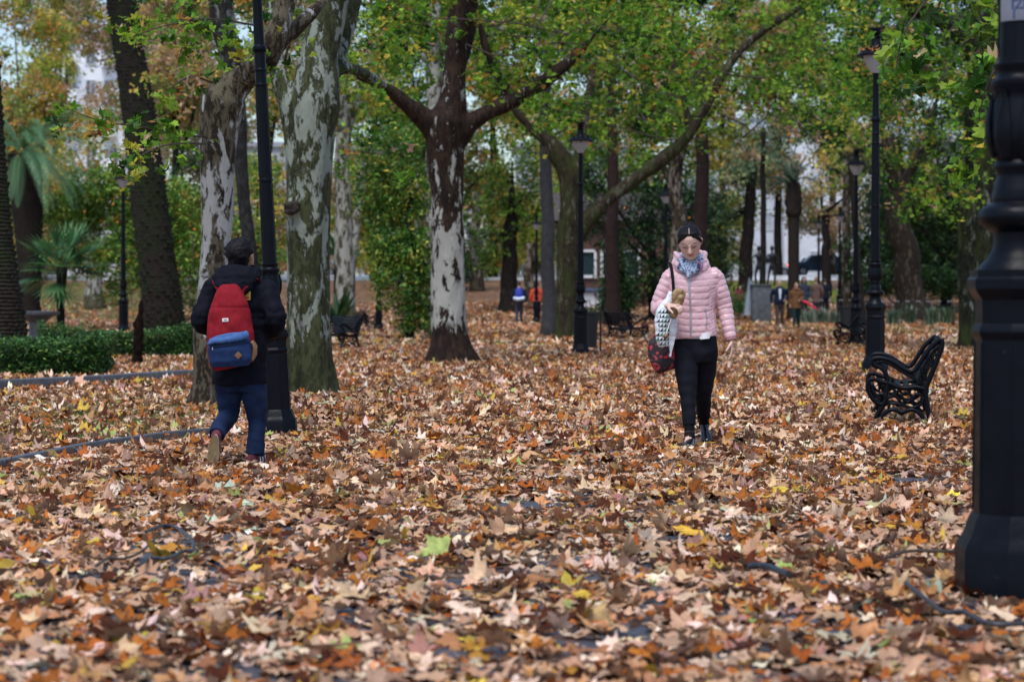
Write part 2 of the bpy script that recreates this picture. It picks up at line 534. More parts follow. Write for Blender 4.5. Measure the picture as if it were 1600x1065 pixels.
def leaf_template(rng, lod):
    """palmate five-lobed leaf ~1 unit wide; returns V, tris. curled"""
    tips = [(-138, .50), (-62 + 90 - 70, .0)]
    T = [90, 90 + 52, 90 - 52, 90 + 108, 90 - 108]
    R = [.56, .52, .52, .38, .38]
    pts = []
    order = sorted(zip(T, R), key=lambda q: q[0])
    ang = [q[0] for q in order]; rad = [q[1] for q in order]
    for i in range(5):
        a, r = ang[i], rad[i] * rng.uniform(.88, 1.12)
        if lod == 0:
            pts += [(a - 17, r * .66), (a - 11, r * .80), (a - 7, r * .78), (a, r), (a + 7, r * .78), (a + 11, r * .80), (a + 17, r * .66)]
        elif lod == 1:
            pts += [(a - 14, r * .74), (a, r), (a + 14, r * .74)]
        else:
            pts += [(a, r)]
        if i < 4:
            na = (a + ang[i + 1]) / 2
            pts.append((na, .27 * rng.uniform(.85, 1.15)))
        else:
            pts.append((270, .08))
    n = len(pts)
    o = np.array([(r * math.cos(math.radians(a)), r * math.sin(math.radians(a)), 0) for a, r in pts])
    c = np.zeros((1, 3))
    if lod == 0:
        mid = o * .5
        V = np.concatenate([c, mid, o])
        tr = []
        for i in range(n):
            j = (i + 1) % n
            tr += [(0, 1 + i, 1 + j), (1 + i, 1 + n + i, 1 + n + j), (1 + i, 1 + n + j, 1 + j)]
    else:
        V = np.concatenate([c, o]); tr = [(0, 1 + i, 1 + (i + 1) % n) for i in range(n)]
    # curl
    x, y = V[:, 0], V[:, 1]
    r2 = x * x + y * y
    k = rng.normal(.3, .75); ka = rng.uniform(0, PI)
    u = x * math.cos(ka) + y * math.sin(ka); w = -x * math.sin(ka) + y * math.cos(ka)
    z = k * u * u * 1.1 + rng.normal(.1, .35) * w * w + rng.uniform(-.35, .35) * u * w * 2
    z += .07 * np.sin(x * 11 + rng.uniform(0, 6)) * np.sin(y * 10 + rng.uniform(0, 6))
    z += 0.2 * np.abs(x) * rng.uniform(-.3, 1)
    V = V.copy(); V[:, 2] = z
    sq = 1 - 0.35 * min(1, abs(k)) * r2 / .3
    V[:, 0] *= np.clip(sq, .5, 1); V[:, 1] *= np.clip(sq, .5, 1)
    return V, np.array(tr)

def scatter_leaves(name, pos, size, yaw, tilt, tdir, cols, temps, mats, parent=None, rng=rs, extra=None):
    """one mesh of many leaf shapes, in the templates' variants"""
    N = len(pos); vid = rng.randint(0, len(temps), N)
    R = rotz(tdir) @ rotx(tilt) @ rotz(yaw)
    Vs = []; Fs = []; Cs = []; base = 0
    for t, (TV, TF) in enumerate(temps):
        ix = np.where(vid == t)[0]
        if not len(ix): continue
        W = np.einsum('nij,kj->nki', R[ix], TV) * size[ix][:, None, None] + pos[ix][:, None, :]
        k = len(TV)
        Vs.append(W.reshape(-1, 3))
        Fs.append((TF[None] + (np.arange(len(ix)) * k)[:, None, None] + base).reshape(-1, TF.shape[1]))
        Cs.append(np.repeat(cols[ix], k, axis=0))
        base += k * len(ix)
    return np_mesh(name, np.concatenate(Vs), [np.concatenate(Fs)], mats, parent, np.concatenate(Cs), smooth=True)

def palette(rng, n, pal, jit=0.18):
    w = np.array([p[0] for p in pal], float); w /= w.sum()
    c = np.array([p[1] for p in pal])[rng.choice(len(pal), n, p=w)]
    return np.clip(c * (1 + rng.normal(0, jit, (n, 1))) * (1 + rng.normal(0, jit * .3, (n, 3))), 0.004, 0.95)

LIT_PAL = [(22, (.43, .215, .10)), (18, (.62, .405, .26)), (25, (.35, .106, .019)), (25, (.066, .018, .007)), (11, (.80, .61, .48)),
           (5, (.48, .23, .04)), (3.0, (.55, .37, .06)), (1.6, (.33, .40, .13)), (1.0, (.42, .50, .36)), (4, (.36, .20, .17))]
KEEP_OUT = []   # (x, y, r) circles the litter leaves free (filled before the litter is made)

def make_litter():
    rng = np.random.RandomState(5)
    T0 = [leaf_template(rng, 0) for _ in range(16)]
    T1 = [leaf_template(rng, 1) for _ in range(12)]
    T2 = [leaf_template(rng, 2) for _ in range(8)]
    for (y0, y1, dens, smul, T, nm) in ((5.0, 16.0, 350, 1.0, T0, 0), (16.0, 27, 330, 1.0, T1, 1), (27, 50, 170, 1.3, T2, 2), (50, 104, 46, 2.0, T2, 3)):
        hw0 = lambda y: .27 * y + 1.6
        A = (hw0(y0) + hw0(y1)) * (y1 - y0)
        N = int(A * dens)
        y = rng.uniform(y0, y1, N * 2); x = rng.uniform(-1, 1, N * 2) * hw0(y1)
        ok = np.abs(x) < hw0(y)
        x, y = x[ok][:N], y[ok][:N]
        n = vnoise(np.stack([x, y, x * 0], 1), 1.3, 3) + .6 * vnoise(np.stack([x, y, x * 0], 1), 3.7, 4)
        keep = rng.uniform(0, 1, len(x)) < np.clip(1.10 + n * .85, .08, 1)
        if nm >= 2: keep[:] = True
        # grass shows between the leaves on the lawns
        lawn = ((y > 50) & (y < 58) & (x < 6) & (x > -14)) | ((y > 66) & (y < 84) & (x > 9)) | ((y > 80) & (x < -6))
        keep &= ~(lawn & (rng.uniform(0, 1, len(x)) < .55))
        lawn2 = (y > 17) & (y < 22.5) & (x < -3.0 + (y - 15) * .1)
        keep &= ~(lawn2 & (rng.uniform(0, 1, len(x)) < .25))
        for (kx, ky, kr) in KEEP_OUT:
            keep &= (x - kx) ** 2 + (y - ky) ** 2 > kr * kr
        x, y = x[keep], y[keep]; N = len(x)
        size = np.where(rng.uniform(0, 1, N) < .28, rng.uniform(.035, .075, N), rng.normal(.138, .040, N).clip(.06, .27)) * smul
        z = gz(x, y) + .006 + rng.beta(1.2, 2.6, N) * .050 * (1 if nm < 3 else 1.3)
        tilt = np.abs(rng.normal(0, .20, N)); up = rng.uniform(0, 1, N) < .05; tilt[up] = rng.uniform(.4, 1.2, up.sum())
        z[up] += .012
        flip = rng.uniform(0, 1, N) < .4; tilt[flip] += PI
        cols = palette(rng, N, LIT_PAL, .2)
        big = vnoise(np.stack([x, y, x * 0], 1), .35, 9)
        cols *= (1 + .12 * big)[:, None]
        o = scatter_leaves('fallen_leaves', np.stack([x, y, z], 1), size, rng.uniform(0, 2 * PI, N), tilt, rng.uniform(0, 2 * PI, N), cols, T, [M['litter']], rng=rng)
        tag(o, ['brown and orange plane leaves littering the path nearest the camera', 'brown and tan fallen leaves around the two walkers',
                'fallen leaves around the middle trees and lamp posts', 'pinkish brown leaf litter far back in the park'][nm], 'leaf litter', None, 'stuff')

def litter_sticks():
    rng = np.random.RandomState(15); mb = MB()
    for k in range(1500):
        y = 6 + 22 * rng.uniform(0, 1) ** 1.3; x = rng.uniform(-1, 1) * (.27 * y + .6); a = rng.uniform(0, PI); L = rng.uniform(.04, .12) if k % 25 else rng.uniform(.2, .5)
        z = rng.uniform(.02, .05); d = Vector((math.cos(a), math.sin(a), rng.normal(0, .12))) * L; n_ = Vector((-d.y, d.x, 0)) * rng.normal(0, .15)
        p = Vector((x, y, z)); mb.tube([p, p + d * .5 + n_, p + d], [.0022 + .004 * (k % 25 == 0), .0016 + .003 * (k % 25 == 0), .0012], 4)
    tag(mb.build('fallen_twigs', simple('stalks', (.16, .085, .045), .7, 0, .4, 3, 0), None), 'thin brown leaf stalks and twigs strewn over the litter', 'twigs', None, 'stuff')

def grass_patch(name, xs, ys, N, h, label, seed, c0=(.10, .17, .03)):
    rng = np.random.RandomState(seed)
    x = rng.uniform(xs[0], xs[1], N); y = rng.uniform(ys[0], ys[1], N)
    n = vnoise(np.stack([x, y, x * 0], 1), .8, seed)
    ok = rng.uniform(-.9, 1, N) < n + .25; x, y = x[ok], y[ok]; N = len(x)
    a = rng.uniform(0, 2 * PI, N); w = h * .16; hh = h * rng.uniform(.5, 1.2, N)
    b = np.stack([x, y, gz(x, y)], 1); d = np.stack([np.cos(a), np.sin(a), 0 * a], 1)
    lean = np.stack([rng.normal(0, .35, N) * hh, rng.normal(0, .35, N) * hh, hh], 1)
    V = np.stack([b - d * w, b + d * w, b + lean], 1).reshape(-1, 3)
    col = np.repeat(palette(rng, N, [(3, c0), (2, (.16, .24, .05)), (1, (.2, .2, .06))], .2), 3, axis=0)
    return tag(np_mesh(name, V, [np.arange(3 * N).reshape(-1, 3)], [M['grass']], None, col), label, 'grass', None, 'stuff')
# ------------------------------------------------------------------ trees
GREEN = [(2.5, (.025, .08, .012)), (4, (.07, .18, .018)), (4, (.14, .29, .025)), (3.2, (.26, .41, .04)), (1.0, (.48, .44, .05)), (.7, (.46, .24, .06)), (.5, (.5, .36, .22))]
MIXED = [(3, (.18, .29, .05)), (3, (.36, .42, .08)), (3.5, (.62, .48, .10)), (2, (.58, .30, .08)), (1.6, (.55, .38, .26))]
DRY = [(2, (.25, .28, .08)), (3, (.50, .33, .19)), (3, (.62, .45, .33)), (2, (.55, .38, .10)), (1.5, (.2, .28, .08))]
YELLOW = [(3, (.24, .36, .05)), (3, (.46, .50, .08)), (4, (.66, .52, .11)), (1, (.58, .32, .08))]
DARK = [(5, (.016, .045, .014)), (4, (.03, .08, .02)), (1.5, (.06, .12, .03))]
CITRUS = [(5, (.06, .16, .025)), (5, (.15, .30, .04)), (4, (.30, .42, .07)), (1.0, (.55, .26, .03))]
BLUEG = [(4, (.06, .12, .07)), (3, (.14, .22, .12)), (2.5, (.3, .36, .16))]
_lr = np.random.RandomState(77)
TL1 = [leaf_template(_lr, 1) for _ in range(6)]
TL2 = [leaf_template(_lr, 2) for _ in range(8)]
def _clump(rng):
    V = []; T = []
    for k in range(3):
        c = rng.normal(0, .3, 3); a, b = rng.normal(0, 1, 3), rng.normal(0, 1, 3)
        a /= np.linalg.norm(a); b -= a * a.dot(b); b /= np.linalg.norm(b)
        n = len(V); V += [c - a * .33, c + b * .17, c + a * .33, c - b * .17]; T += [(n, n + 1, n + 2), (n, n + 2, n + 3)]
    return np.array(V), np.array(T)
TCL = [_clump(_lr) for _ in range(8)]
def _lance(rng):
    V = np.array([(0, -.5, 0), (.17, -.1, .04), (0, .5, -.05), (-.17, -.1, .04)]); return V, np.array([(0, 1, 2), (0, 2, 3)])
TLA = [_lance(_lr)]

def crown(root, clusters, size, pal, temps, seed, mat=None, twig=22, tsp=.9, name='crown', droop=.5, jit=.22):
    """clusters: list of (centre Vector, radii (rx,ry,rz), n). Root-local coordinates = world minus root location"""
    rng = np.random.RandomState(seed)
    Ps = []; Cs = []
    pa = np.array([p[1] for p in pal]); w = np.array([p[0] for p in pal], float); w /= w.sum()
    for (c, r, n) in clusters:
        nt_ = max(1, int(n / twig))
        d = rng.normal(0, 1, (nt_, 3)); d /= np.linalg.norm(d, axis=1)[:, None]
        tc = np.array(c)[None] + d * (rng.uniform(.12, 1, (nt_, 1)) ** .45) * np.array(r)[None]
        ln = rng.normal(0, 1, (nt_, 3)); ln[:, 2] *= .5
        tcol = pa[rng.choice(len(pal), nt_, p=w)]
        k = rng.randint(0, nt_, n)
        s = rng.uniform(-1, 1, (n, 1)) * ln[k] * tsp * .45 + rng.normal(0, 1, (n, 3)) * tsp * .2
        Ps.append(tc[k] + s)
        own = pa[rng.choice(len(pal), n, p=w)]
        mixk = rng.uniform(0, 1, (n, 1)) < .74
        Cs.append(np.where(mixk, tcol[k], own))
    P_ = np.concatenate(Ps); C_ = np.concatenate(Cs)
    N = len(P_)
    C_ = np.clip(C_ * (1 + rng.normal(0, jit, (N, 1))) * (1 + rng.normal(0, .06, (N, 3))), .004, .9)
    P_ = P_ - np.array(root.location)[None]
    sz = size * rng.uniform(.65, 1.25, N)
    tilt = rng.normal(droop, .6, N)
    return scatter_leaves(name, P_, sz, rng.uniform(0, 2 * PI, N), tilt, rng.uniform(0, 2 * PI, N), C_, temps, [mat or M['leaf']], root, rng)

def bez(pts, n=6):
    """smooth polyline through points (Catmull-Rom)"""
    pts = [Vector(p) for p in pts]; out = []
    q = [pts[0] * 2 - pts[1]] + pts + [pts[-1] * 2 - pts[-2]]
    for i in range(1, len(q) - 2):
        for k in range(n):
            t = k / n
            out.append(.5 * ((2 * q[i]) + (-q[i - 1] + q[i + 1]) * t + (2 * q[i - 1] - 5 * q[i] + 4 * q[i + 1] - q[i + 2]) * t * t + (-q[i - 1] + 3 * q[i] - 3 * q[i + 1] + q[i + 2]) * t ** 3))
    out.append(pts[-1])
    return out
def lerp_list(r, n):
    L = len(r); out = []
    for i in range(L - 1):
        for k in range(n): out.append(r[i] + (r[i + 1] - r[i]) * k / n)
    out.append(r[-1]); return out

class Limbs:
    """limbs given as photograph px,py at a depth, with half width in px"""
    def __init__(s, root, Y): s.root = root; s.Y = Y; s.mb = MB(); s.ends = []
    def limb(s, spec, n=5, sides=14):
        # spec: (px, py, Y, halfpx)
        pts = [P(a, b, Y) - s.root.location for a, b, Y, h in spec]
        rad = [h / F * Y for a, b, Y, h in spec]
        pp = bez(pts, n); rr = lerp_list(rad, n)
        s.mb.tube(pp, rr, sides)
        return pp
def roots(L, px, py, Y, hw, n, seed):
    """root flare at the foot of a trunk"""
    rng = np.random.RandomState(seed); c = P(px, py, Y) - L.root.location; R = hw / F * Y
    for k in range(n):
        a = 2 * PI * (k + rng.uniform(-.3, .3)) / n; d = Vector((math.cos(a), math.sin(a), 0)); q = rng.uniform(.9, 1.3)
        L.mb.tube(bez([c + d * R * .45 + Vector((0, 0, R * 2.2)), c + d * R * .72 + Vector((0, 0, R * .9)), c + d * R * 1.02 * q + Vector((0, 0, .05)), c + d * R * 1.40 * q + Vector((0, 0, -.12))], 4),
                  lerp_list([R * .30, R * .34, R * .26, R * .10], 4), 8)
def bark_disp(freq, amp, seed=0, lump=.0):
    def f(V, N):
        W = V * np.array([1, 1, .45])
        return vnoise(W, freq, seed) * amp + vnoise(W, freq * 2.7, seed + 1) * amp * .45 + vnoise(V, 1.1, seed + 2) * lump
    return f

def tree_root(name, g, label, cat='tree', group=None):
    return empty(name, g, 0, label, cat, group)

def sprigs(mb, start, end, rng, n=3):
    p = [Vector(start)]
    for k in range(1, 4):
        t = k / 4; q = Vector(start).lerp(Vector(end), t)
        p.append(q + Vector(rng.normal(0, 1, 3)) * (Vector(end) - Vector(start)).length * .05)
    p.append(Vector(end))
    return p

# --- T1: plane at left with the swollen elbow, limb crossing behind the lamp post
def t1():
    g = G(322, 636); Y = g.y
    r = tree_root('plane_tree', g, 'mottled plane tree with a swollen dark elbow, just left of the student')
    L = Limbs(r, Y)
    L.limb([(318, 660, Y, 30), (321, 620, Y, 24), (330, 500, Y, 22), (338, 380, Y, 24), (342, 280, Y, 25), (343, 200, Y, 29), (348, 158, Y, 34), (358, 138, Y, 24)])
    L.limb([(345, 185, Y, 28), (352, 150, Y, 30), (378, 122, Y, 22), (408, 97, Y - .2, 20), (432, 55, Y - .3, 19), (445, 10, Y - .3, 18), (452, -60, Y - .3, 16), (430, -150, Y, 13)])
    L.limb([(418, 85, Y - .2, 15), (455, 50, Y - .1, 12), (490, 18, Y, 11), (520, -15, Y + .3, 10), (570, -60, Y + .6, 8)])
    roots(L, 321, 634, Y, 25, 6, 1)
    fuse(L.mb, .028, 'trunk', plane_bark('bark_brown_white', (.38, .38, .37), (.11, .095, .065), (.022, .016, .011), .54, (2.2, 3.4, .10), seed=3), r, bark_disp(3.0, .030, 3, .03))
    # low twigs with sprays of leaves hanging in front of the park
    rng = np.random.RandomState(4); mb = MB(); cl = []
    def twig(spec, n, rr=(.3, .35, .13)):
        pts = [P(a, b, Yv) for a, b, Yv in spec]; pp = bez(pts, 4)
        mb.tube([p - r.location for p in pp], [.012 - .009 * i / len(pp) for i in range(len(pp))], 5)
        for p in pp[3:]:
            cl.append((p + Vector((0, 0, -.04)), rr, n))
    twig([(330, 215, Y), (280, 210, Y - 1), (220, 198, Y - 2), (160, 190, Y - 2.6), (105, 170, Y - 3)], 9)
    twig([(330, 225, Y), (270, 225, Y - 2), (225, 240, Y - 3), (215, 262, Y - 3.2)], 8, (.3, .3, .16))
    twig([(335, 130, Y), (300, 120, Y - .5), (270, 135, Y - 1), (240, 160, Y - 1)], 5)
    twig([(400, 40, Y), (330, 30, Y - 1), (260, 40, Y - 1.5), (200, 60, Y - 2)], 8)
    twig([(380, 110, Y), (345, 60, Y - 1), (300, 40, Y - 1), (280, 90, Y - 1)], 7)
    mb.build('branch', M['twig'], r)
    for q in ((300, 40), (370, 25), (240, 10), (430, -25), (350, 90), (400, 60), (300, -30), (200, -20)):
        cl.append((P(q[0], q[1], Y + rng.uniform(-1, 1)), (.7, .7, .35), 34))
    crown(r, cl, .145, GREEN, TL1, 12, twig=5, tsp=.22)
t1()

# --- T2: the big pale-green fluted plane tree
def t2():
    g = G(492, 617); Y = g.y
    r = tree_root('plane_tree', g, 'thick fluted plane tree, pale grey and olive, right of the near left lamp post')
    L = Limbs(r, Y)
    L.limb([(494, 640, Y, 44), (492, 606, Y, 33), (486, 500, Y, 30), (483, 400, Y, 31), (482, 300, Y, 32), (484, 220, Y, 36), (490, 160, Y, 40), (500, 90, Y, 33), (515, 20, Y, 30), (525, -60, Y, 27), (528, -160, Y, 20)], sides=18)
    L.limb([(475, 260, Y, 26), (455, 180, Y, 21), (436, 125, Y, 16), (428, 70, Y + .2, 14), (420, -20, Y + .4, 12)])
    L.limb([(500, 150, Y, 22), (525, 100, Y + .3, 14), (545, 40, Y + .5, 12), (560, -60, Y + .8, 10)])
    L.limb([(505, 110, Y, 14), (548, 108, Y + .4, 11), (580, 122, Y + .8, 9), (610, 140, Y + 1.2, 5)])
    for k in range(5):   # flutes
        a = k * 1.3
        L.limb([(483 + 24 * math.cos(a), 630, Y + .25 * math.sin(a), 16), (481 + 22 * math.cos(a), 420, Y + .18 * math.sin(a), 13), (486 + 24 * math.cos(a), 180, Y + .18 * math.sin(a), 14)], sides=8)
    L.mb.ball(P(458, 322, Y - .22) - r.location, (.10, .09, .13))
    roots(L, 492, 614, Y, 33, 7, 2)
    fuse(L.mb, .03, 'trunk', plane_bark('bark_pale_green', (.23, .26, .22), (.055, .062, .028), (.022, .025, .012), .47, seed=8), r, bark_disp(2.6, .028, 5, .03))
    kn = MB(); kn.ball(P(455, 324, Y - .27) - r.location, (.085, .08, .09), 12, 9); kn.ball(P(451, 317, Y - .24) - r.location, (.06, .05, .05), 9, 7)
    fuse(kn, .012, 'burl', simple('burl', (.022, .013, .010), .9, 0, .5, 30, .5), r, lambda V, N: vnoise(V, 22, 3) * .035 + vnoise(V, 50, 4) * .012)
    cl = []
    rng = np.random.RandomState(9)
    for q in ((430, 60), (560, 20), (600, 60), (560, 90), (620, 110), (590, -20), (640, 10), (640, 60), (560, 180), (600, 200), (580, 240), (540, 230)):
        cl.append((P(q[0], q[1], Y + 1 + rng.uniform(-1, 3)), (.6, .8, .45), 40))
    crown(r, cl, .14, GREEN, TL1, 13, twig=6, tsp=.25)
t2()

# --- T4: centre plane, dark bark above and peeled white low down
def t4():
    g = G(705, 569); Y = g.y
    r = tree_root('plane_tree', g, 'dark brown plane tree with peeled white lower trunk, standing alone in the centre')
    L = Limbs(r, Y)
    L.limb([(706, 585, Y, 50), (706, 564, Y, 38), (704, 535, Y, 30), (703, 480, Y, 27), (701, 400, Y, 25), (698, 300, Y, 26), (697, 235, Y, 29), (700, 190, Y, 34), (706, 160, Y, 24), (710, 100, Y, 18), (714, 40, Y, 17), (718, -30, Y, 15), (722, -120, Y, 12)], sides=16)
    L.limb([(690, 215, Y, 20), (668, 188, Y - .1, 17), (645, 170, Y - .2, 14), (620, 150, Y - .3, 11), (600, 135, Y - .4, 7), (560, 118, Y - .5, 5)])
    L.limb([(715, 215, Y, 20), (738, 190, Y, 14), (770, 172, Y + .1, 13), (805, 155, Y + .2, 12), (850, 125, Y + .3, 11), (885, 100, Y + .4, 8), (920, 65, Y + .5, 6), (960, 20, Y + .6, 4)])
    L.limb([(800, 157, Y + .2, 10), (785, 130, Y + .1, 7), (765, 95, Y, 5), (750, 40, Y, 4)])
    L.limb([(705, 140, Y, 14), (735, 40, Y + .4, 9), (742, -60, Y + .5, 7)])
    roots(L, 705, 567, Y, 32, 7, 3)
    fuse(L.mb, .035, 'trunk', plane_bark('bark_dark_white', (.33, .33, .30), (.032, .019, .012), (.011, .007, .006), .74, (1.6, 3.6, .17), seed=1, base_dark=.34), r, bark_disp(2.6, .035, 7, .03))
    rng = np.random.RandomState(10); cl = []
    for k in range(105):
        px = rng.uniform(560, 1080); py = rng.uniform(-90, 110 if px < 780 else 170)
        if 600 < px < 690 and py > 60: py -= 60
        cl.append((P(px, py, Y + (rng.uniform(-2.5, 1) if k % 5 == 0 else rng.uniform(1.0, 4))), (.8, .9, .5), 72))
    crown(r, cl, .155, GREEN, TL1, 14, twig=7, tsp=.3)
    mb = MB()
    for k in range(16):
        a = P(rng.uniform(700, 900), rng.uniform(-20, 120), Y); b = P(rng.uniform(580, 1050), rng.uniform(-80, 160), Y + rng.uniform(-2, 2))
        mb.tube([q - r.location for q in sprigs(None, a, b, rng)], [.018, .014, .011, .008, .004], 5)
    mb.build('branch', M['twig'], r)
t4()

# --- T6: the Y-shaped dark tree behind the middle lamp
def t6():
    g = G(884, 531); Y = g.y
    r = tree_root('plane_tree', g, 'mossy forked tree behind the middle lamp, long limb sweeping up to the right')
    L = Limbs(r, Y)
    L.limb([(884, 545, Y, 24), (885, 520, Y, 19), (887, 440, Y, 17), (890, 360, Y, 18), (892, 310, Y, 17), (886, 265, Y, 15), (860, 225, Y, 12), (825, 192, Y, 10), (800, 165, Y, 8), (770, 120, Y, 7)])
    L.limb([(890, 400, Y, 16), (905, 360, Y, 14), (940, 322, Y, 13), (985, 285, Y, 12), (1035, 248, Y, 11), (1075, 212, Y, 10), (1105, 165, Y, 9), (1140, 100, Y, 8), (1190, 50, Y, 7), (1250, 10, Y, 6)])
    L.limb([(1078, 205, Y, 8), (1068, 150, Y, 6), (1050, 90, Y, 5)])
    L.limb([(895, 330, Y, 12), (905, 250, Y, 9), (915, 180, Y + .5, 7), (930, 90, Y + 1, 5)])
    fuse(L.mb, .05, 'trunk', plane_bark('bark_mossy', (.15, .135, .11), (.04, .032, .018), (.018, .013, .010), .30, moss=.15, seed=5), r, bark_disp(2.0, .05, 9, .04))
    rng = np.random.RandomState(21); cl = []
    for k in range(130):
        px = rng.uniform(770, 1350); py = rng.uniform(-60, 235 if px < 1090 else 175)
        cl.append((P(px, py, Y + (rng.uniform(-4, 0) if k % 6 == 0 else rng.uniform(1.8, 6))), (1.3, 1.3, .8), 105))
    crown(r, cl, .20, GREEN, TL2, 15, twig=9, tsp=.45)
    mb = MB()
    for k in range(22):
        a = P(rng.uniform(850, 1200), rng.uniform(60, 220), Y); b = P(rng.uniform(780, 1300), rng.uniform(-60, 230), Y + rng.uniform(-3, 3))
        mb.tube([q - r.location for q in sprigs(None, a, b, rng)], [.026, .021, .016, .011, .006], 5)
    mb.build('branch', M['twig'], r)
t6()

# --- T12: big dark mossy plane at right behind the near lamp post
def t12():
    g = G(1528, 545); Y = g.y
    r = tree_root('plane_tree', g, 'large dark mossy plane tree at the right edge behind the nearest lamp post')
    L = Limbs(r, Y)
    L.limb([(1530, 560, Y, 42), (1530, 530, Y, 34), (1534, 440, Y, 31), (1536, 300, Y, 29), (1537, 200, Y, 30), (1540, 100, Y, 29), (1548, 0, Y, 28), (1560, -150, Y, 24)], sides=16)
    L.limb([(1530, 110, Y, 20), (1505, 60, Y, 16), (1470, 30, Y, 14), (1430, 10, Y, 12), (1380, -30, Y, 10)])
    L.limb([(1512, 540, Y, 14), (1508, 470, Y, 11), (1506, 380, Y, 10), (1506, 300, Y, 9)])
    fuse(L.mb, .05, 'trunk', plane_bark('bark_dark_moss', (.17, .19, .17), (.018, .020, .011), (.008, .008, .006), .27, moss=.12, seed=6), r, bark_disp(2.0, .045, 12, .04))
    rng = np.random.RandomState(22); cl = []
    for k in range(100):
        px = rng.uniform(1270, 1560); py = rng.uniform(-80, 330)
        if px < 1400: py = rng.uniform(-80, 200)
        cl.append((P(px, py, Y + rng.uniform(-5, 3)), (.9, 1.2, .6), 75))
    crown(r, cl, .17, GREEN, TL2, 16, twig=8, tsp=.4)
    mb = MB()
    for k in range(14):
        a = P(rng.uniform(1420, 1540), rng.uniform(0, 120), Y); b = P(rng.uniform(1280, 1540), rng.uniform(-40, 320), Y - rng.uniform(0, 3))
        mb.tube([q - r.location for q in sprigs(None, a, b, rng)], [.026, .021, .016, .011, .006], 5)
    mb.build('branch', M['twig'], r)
t12()

# --- near tree whose trunk stands out of frame at the right; its sprays hang into the picture
def tnear():
    Y = 14.0
    g = GD(1790, Y)
    r = tree_root('plane_tree', g, 'near plane tree just outside the right edge, big green leaves hanging into view')
    L = Limbs(r, Y)
    L.limb([(1795, 800, Y, 75), (1790, 600, Y, 62), (1785, 300, Y, 60), (1770, 0, Y, 58), (1760, -300, Y, 50)], sides=14)
    L.limb([(1775, 60, Y, 40), (1700, -60, Y, 24), (1620, -130, Y - .5, 16), (1540, -160, Y - 1, 10)])
    fuse(L.mb, .04, 'trunk', plane_bark('bark_near', seed=9), r, bark_disp(3, .03, 4))
    mb = MB(); cl = []
    def twig(spec, n, rr):
        pts = [P(a, b, Yv) for a, b, Yv in spec]; pp = bez(pts, 4)
        mb.tube([p - r.location for p in pp], [.010 - .007 * i / len(pp) for i in range(len(pp))], 5)
        for p in pp[4:]: cl.append((p + Vector((0, 0, -.03)), rr, n))
    Z = 12.8
    twig([(1560, -150, Z), (1500, -60, Z), (1440, 10, Z), (1410, 60, Z), (1400, 110, Z)], 3, (.16, .2, .1))
    twig([(1600, -140, Z), (1580, 0, Z), (1560, 90, Z - .5), (1540, 140, Z - .5), (1528, 190, Z - .5)], 3, (.09, .2, .1))
    twig([(1560, -150, Z), (1480, -20, Z + 1), (1440, 80, Z + 1), (1430, 110, Z + 1), (1465, 130, Z + 1)], 3, (.12, .2, .08))
    twig([(1640, -130, Z + 1), (1600, 100, Z + 1), (1545, 215, Z + 1), (1500, 250, Z + 1), (1490, 275, Z + 1)], 3, (.1, .2, .08))
    twig([(1560, -150, Z), (1540, -20, Z), (1530, 20, Z), (1545, 35, Z)], 2, (.1, .2, .06))
    mb.build('branch', M['twig'], r)
    crown(r, cl, .175, GREEN, TL1, 17, twig=3, tsp=.12)
tnear()

# --- generic distant trees
def far_tree(name, px, Y, hw, top, bark, cl, size, pal, temps, seed, label, group=None, base=None, lean=0, limbs=4, mat=None, cat='tree', droop=.4, fork=None, sides=9, flare=1.35):
    """cl: list (px,py,rx_px,rz_px,n). top: py where the trunk ends"""
    g = GD(px, Y); r = tree_root(name, g, label, cat, group)
    rng = np.random.RandomState(seed); mb = MB()
    s = Y / F
    zt = P(px, top, Y).z - g.z
    n = 9; pts = []; rad = []
    for i in range(n):
        t = i / (n - 1)
        pts.append(Vector((lean * s * t + rng.normal(0, 1) * hw * s * .12 * (0 < i < n - 1), 0, zt * t - .15 * (i == 0))))
        rad.append(hw * s * (1 - .35 * t) * (flare if i == 0 else 1))
    pp = bez(pts, 3); rr = lerp_list(rad, 3)
    mb.tube(pp, rr, sides, jit=.06, rng=rng)
    C = [(P(a, b, Y + rng.uniform(-1, 1) * cx * s * .5), (cx * s, cx * s * .9, cz * s), k) for a, b, cx, cz, k in cl]
    fk = fork if fork is not None else .62
    order = rng.permutation(len(C))[:limbs] if limbs else []
    for j in order:
        t = rng.uniform(fk, 1); q = pts[0].lerp(pts[-1], t); q.x = lean * s * t
        e = C[j][0] - g
        mid = q.lerp(e, .5) + Vector((0, 0, -.06 * (e - q).length)) + Vector(rng.normal(0, 1, 3)) * .04 * (e - q).length
        mb.tube(bez([q, mid, e], 5), lerp_list([hw * s * .48, hw * s * .3, hw * s * .08], 5), 7)
    mb.build('trunk', bark, r, sharp=None)
    if C: crown(r, C, size, pal, temps, seed + 100, mat, twig=14, tsp=.55 * size / .2, droop=droop)
    return r
B_pale = plane_bark('bark_far_pale', (.32, .32, .29), (.10, .09, .055), (.04, .035, .02), .55, seed=11)
B_mix = plane_bark('bark_far_mixed', (.22, .19, .16), (.06, .045, .028), (.02, .015, .012), .42, seed=12)
B_dark = plane_bark('bark_far_dark', (.05, .04, .032), (.018, .014, .011), (.009, .007, .006), .2, seed=13)
B_red = simple('bark_reddish', (.022, .011, .010), .85, 0, .4, 6, .5, .2, .05)
M['palm'] = palm_bark('palm_trunk_bark', moss=False)
M['palmm'] = palm_bark('palm_trunk_bark_mossy', moss=True)

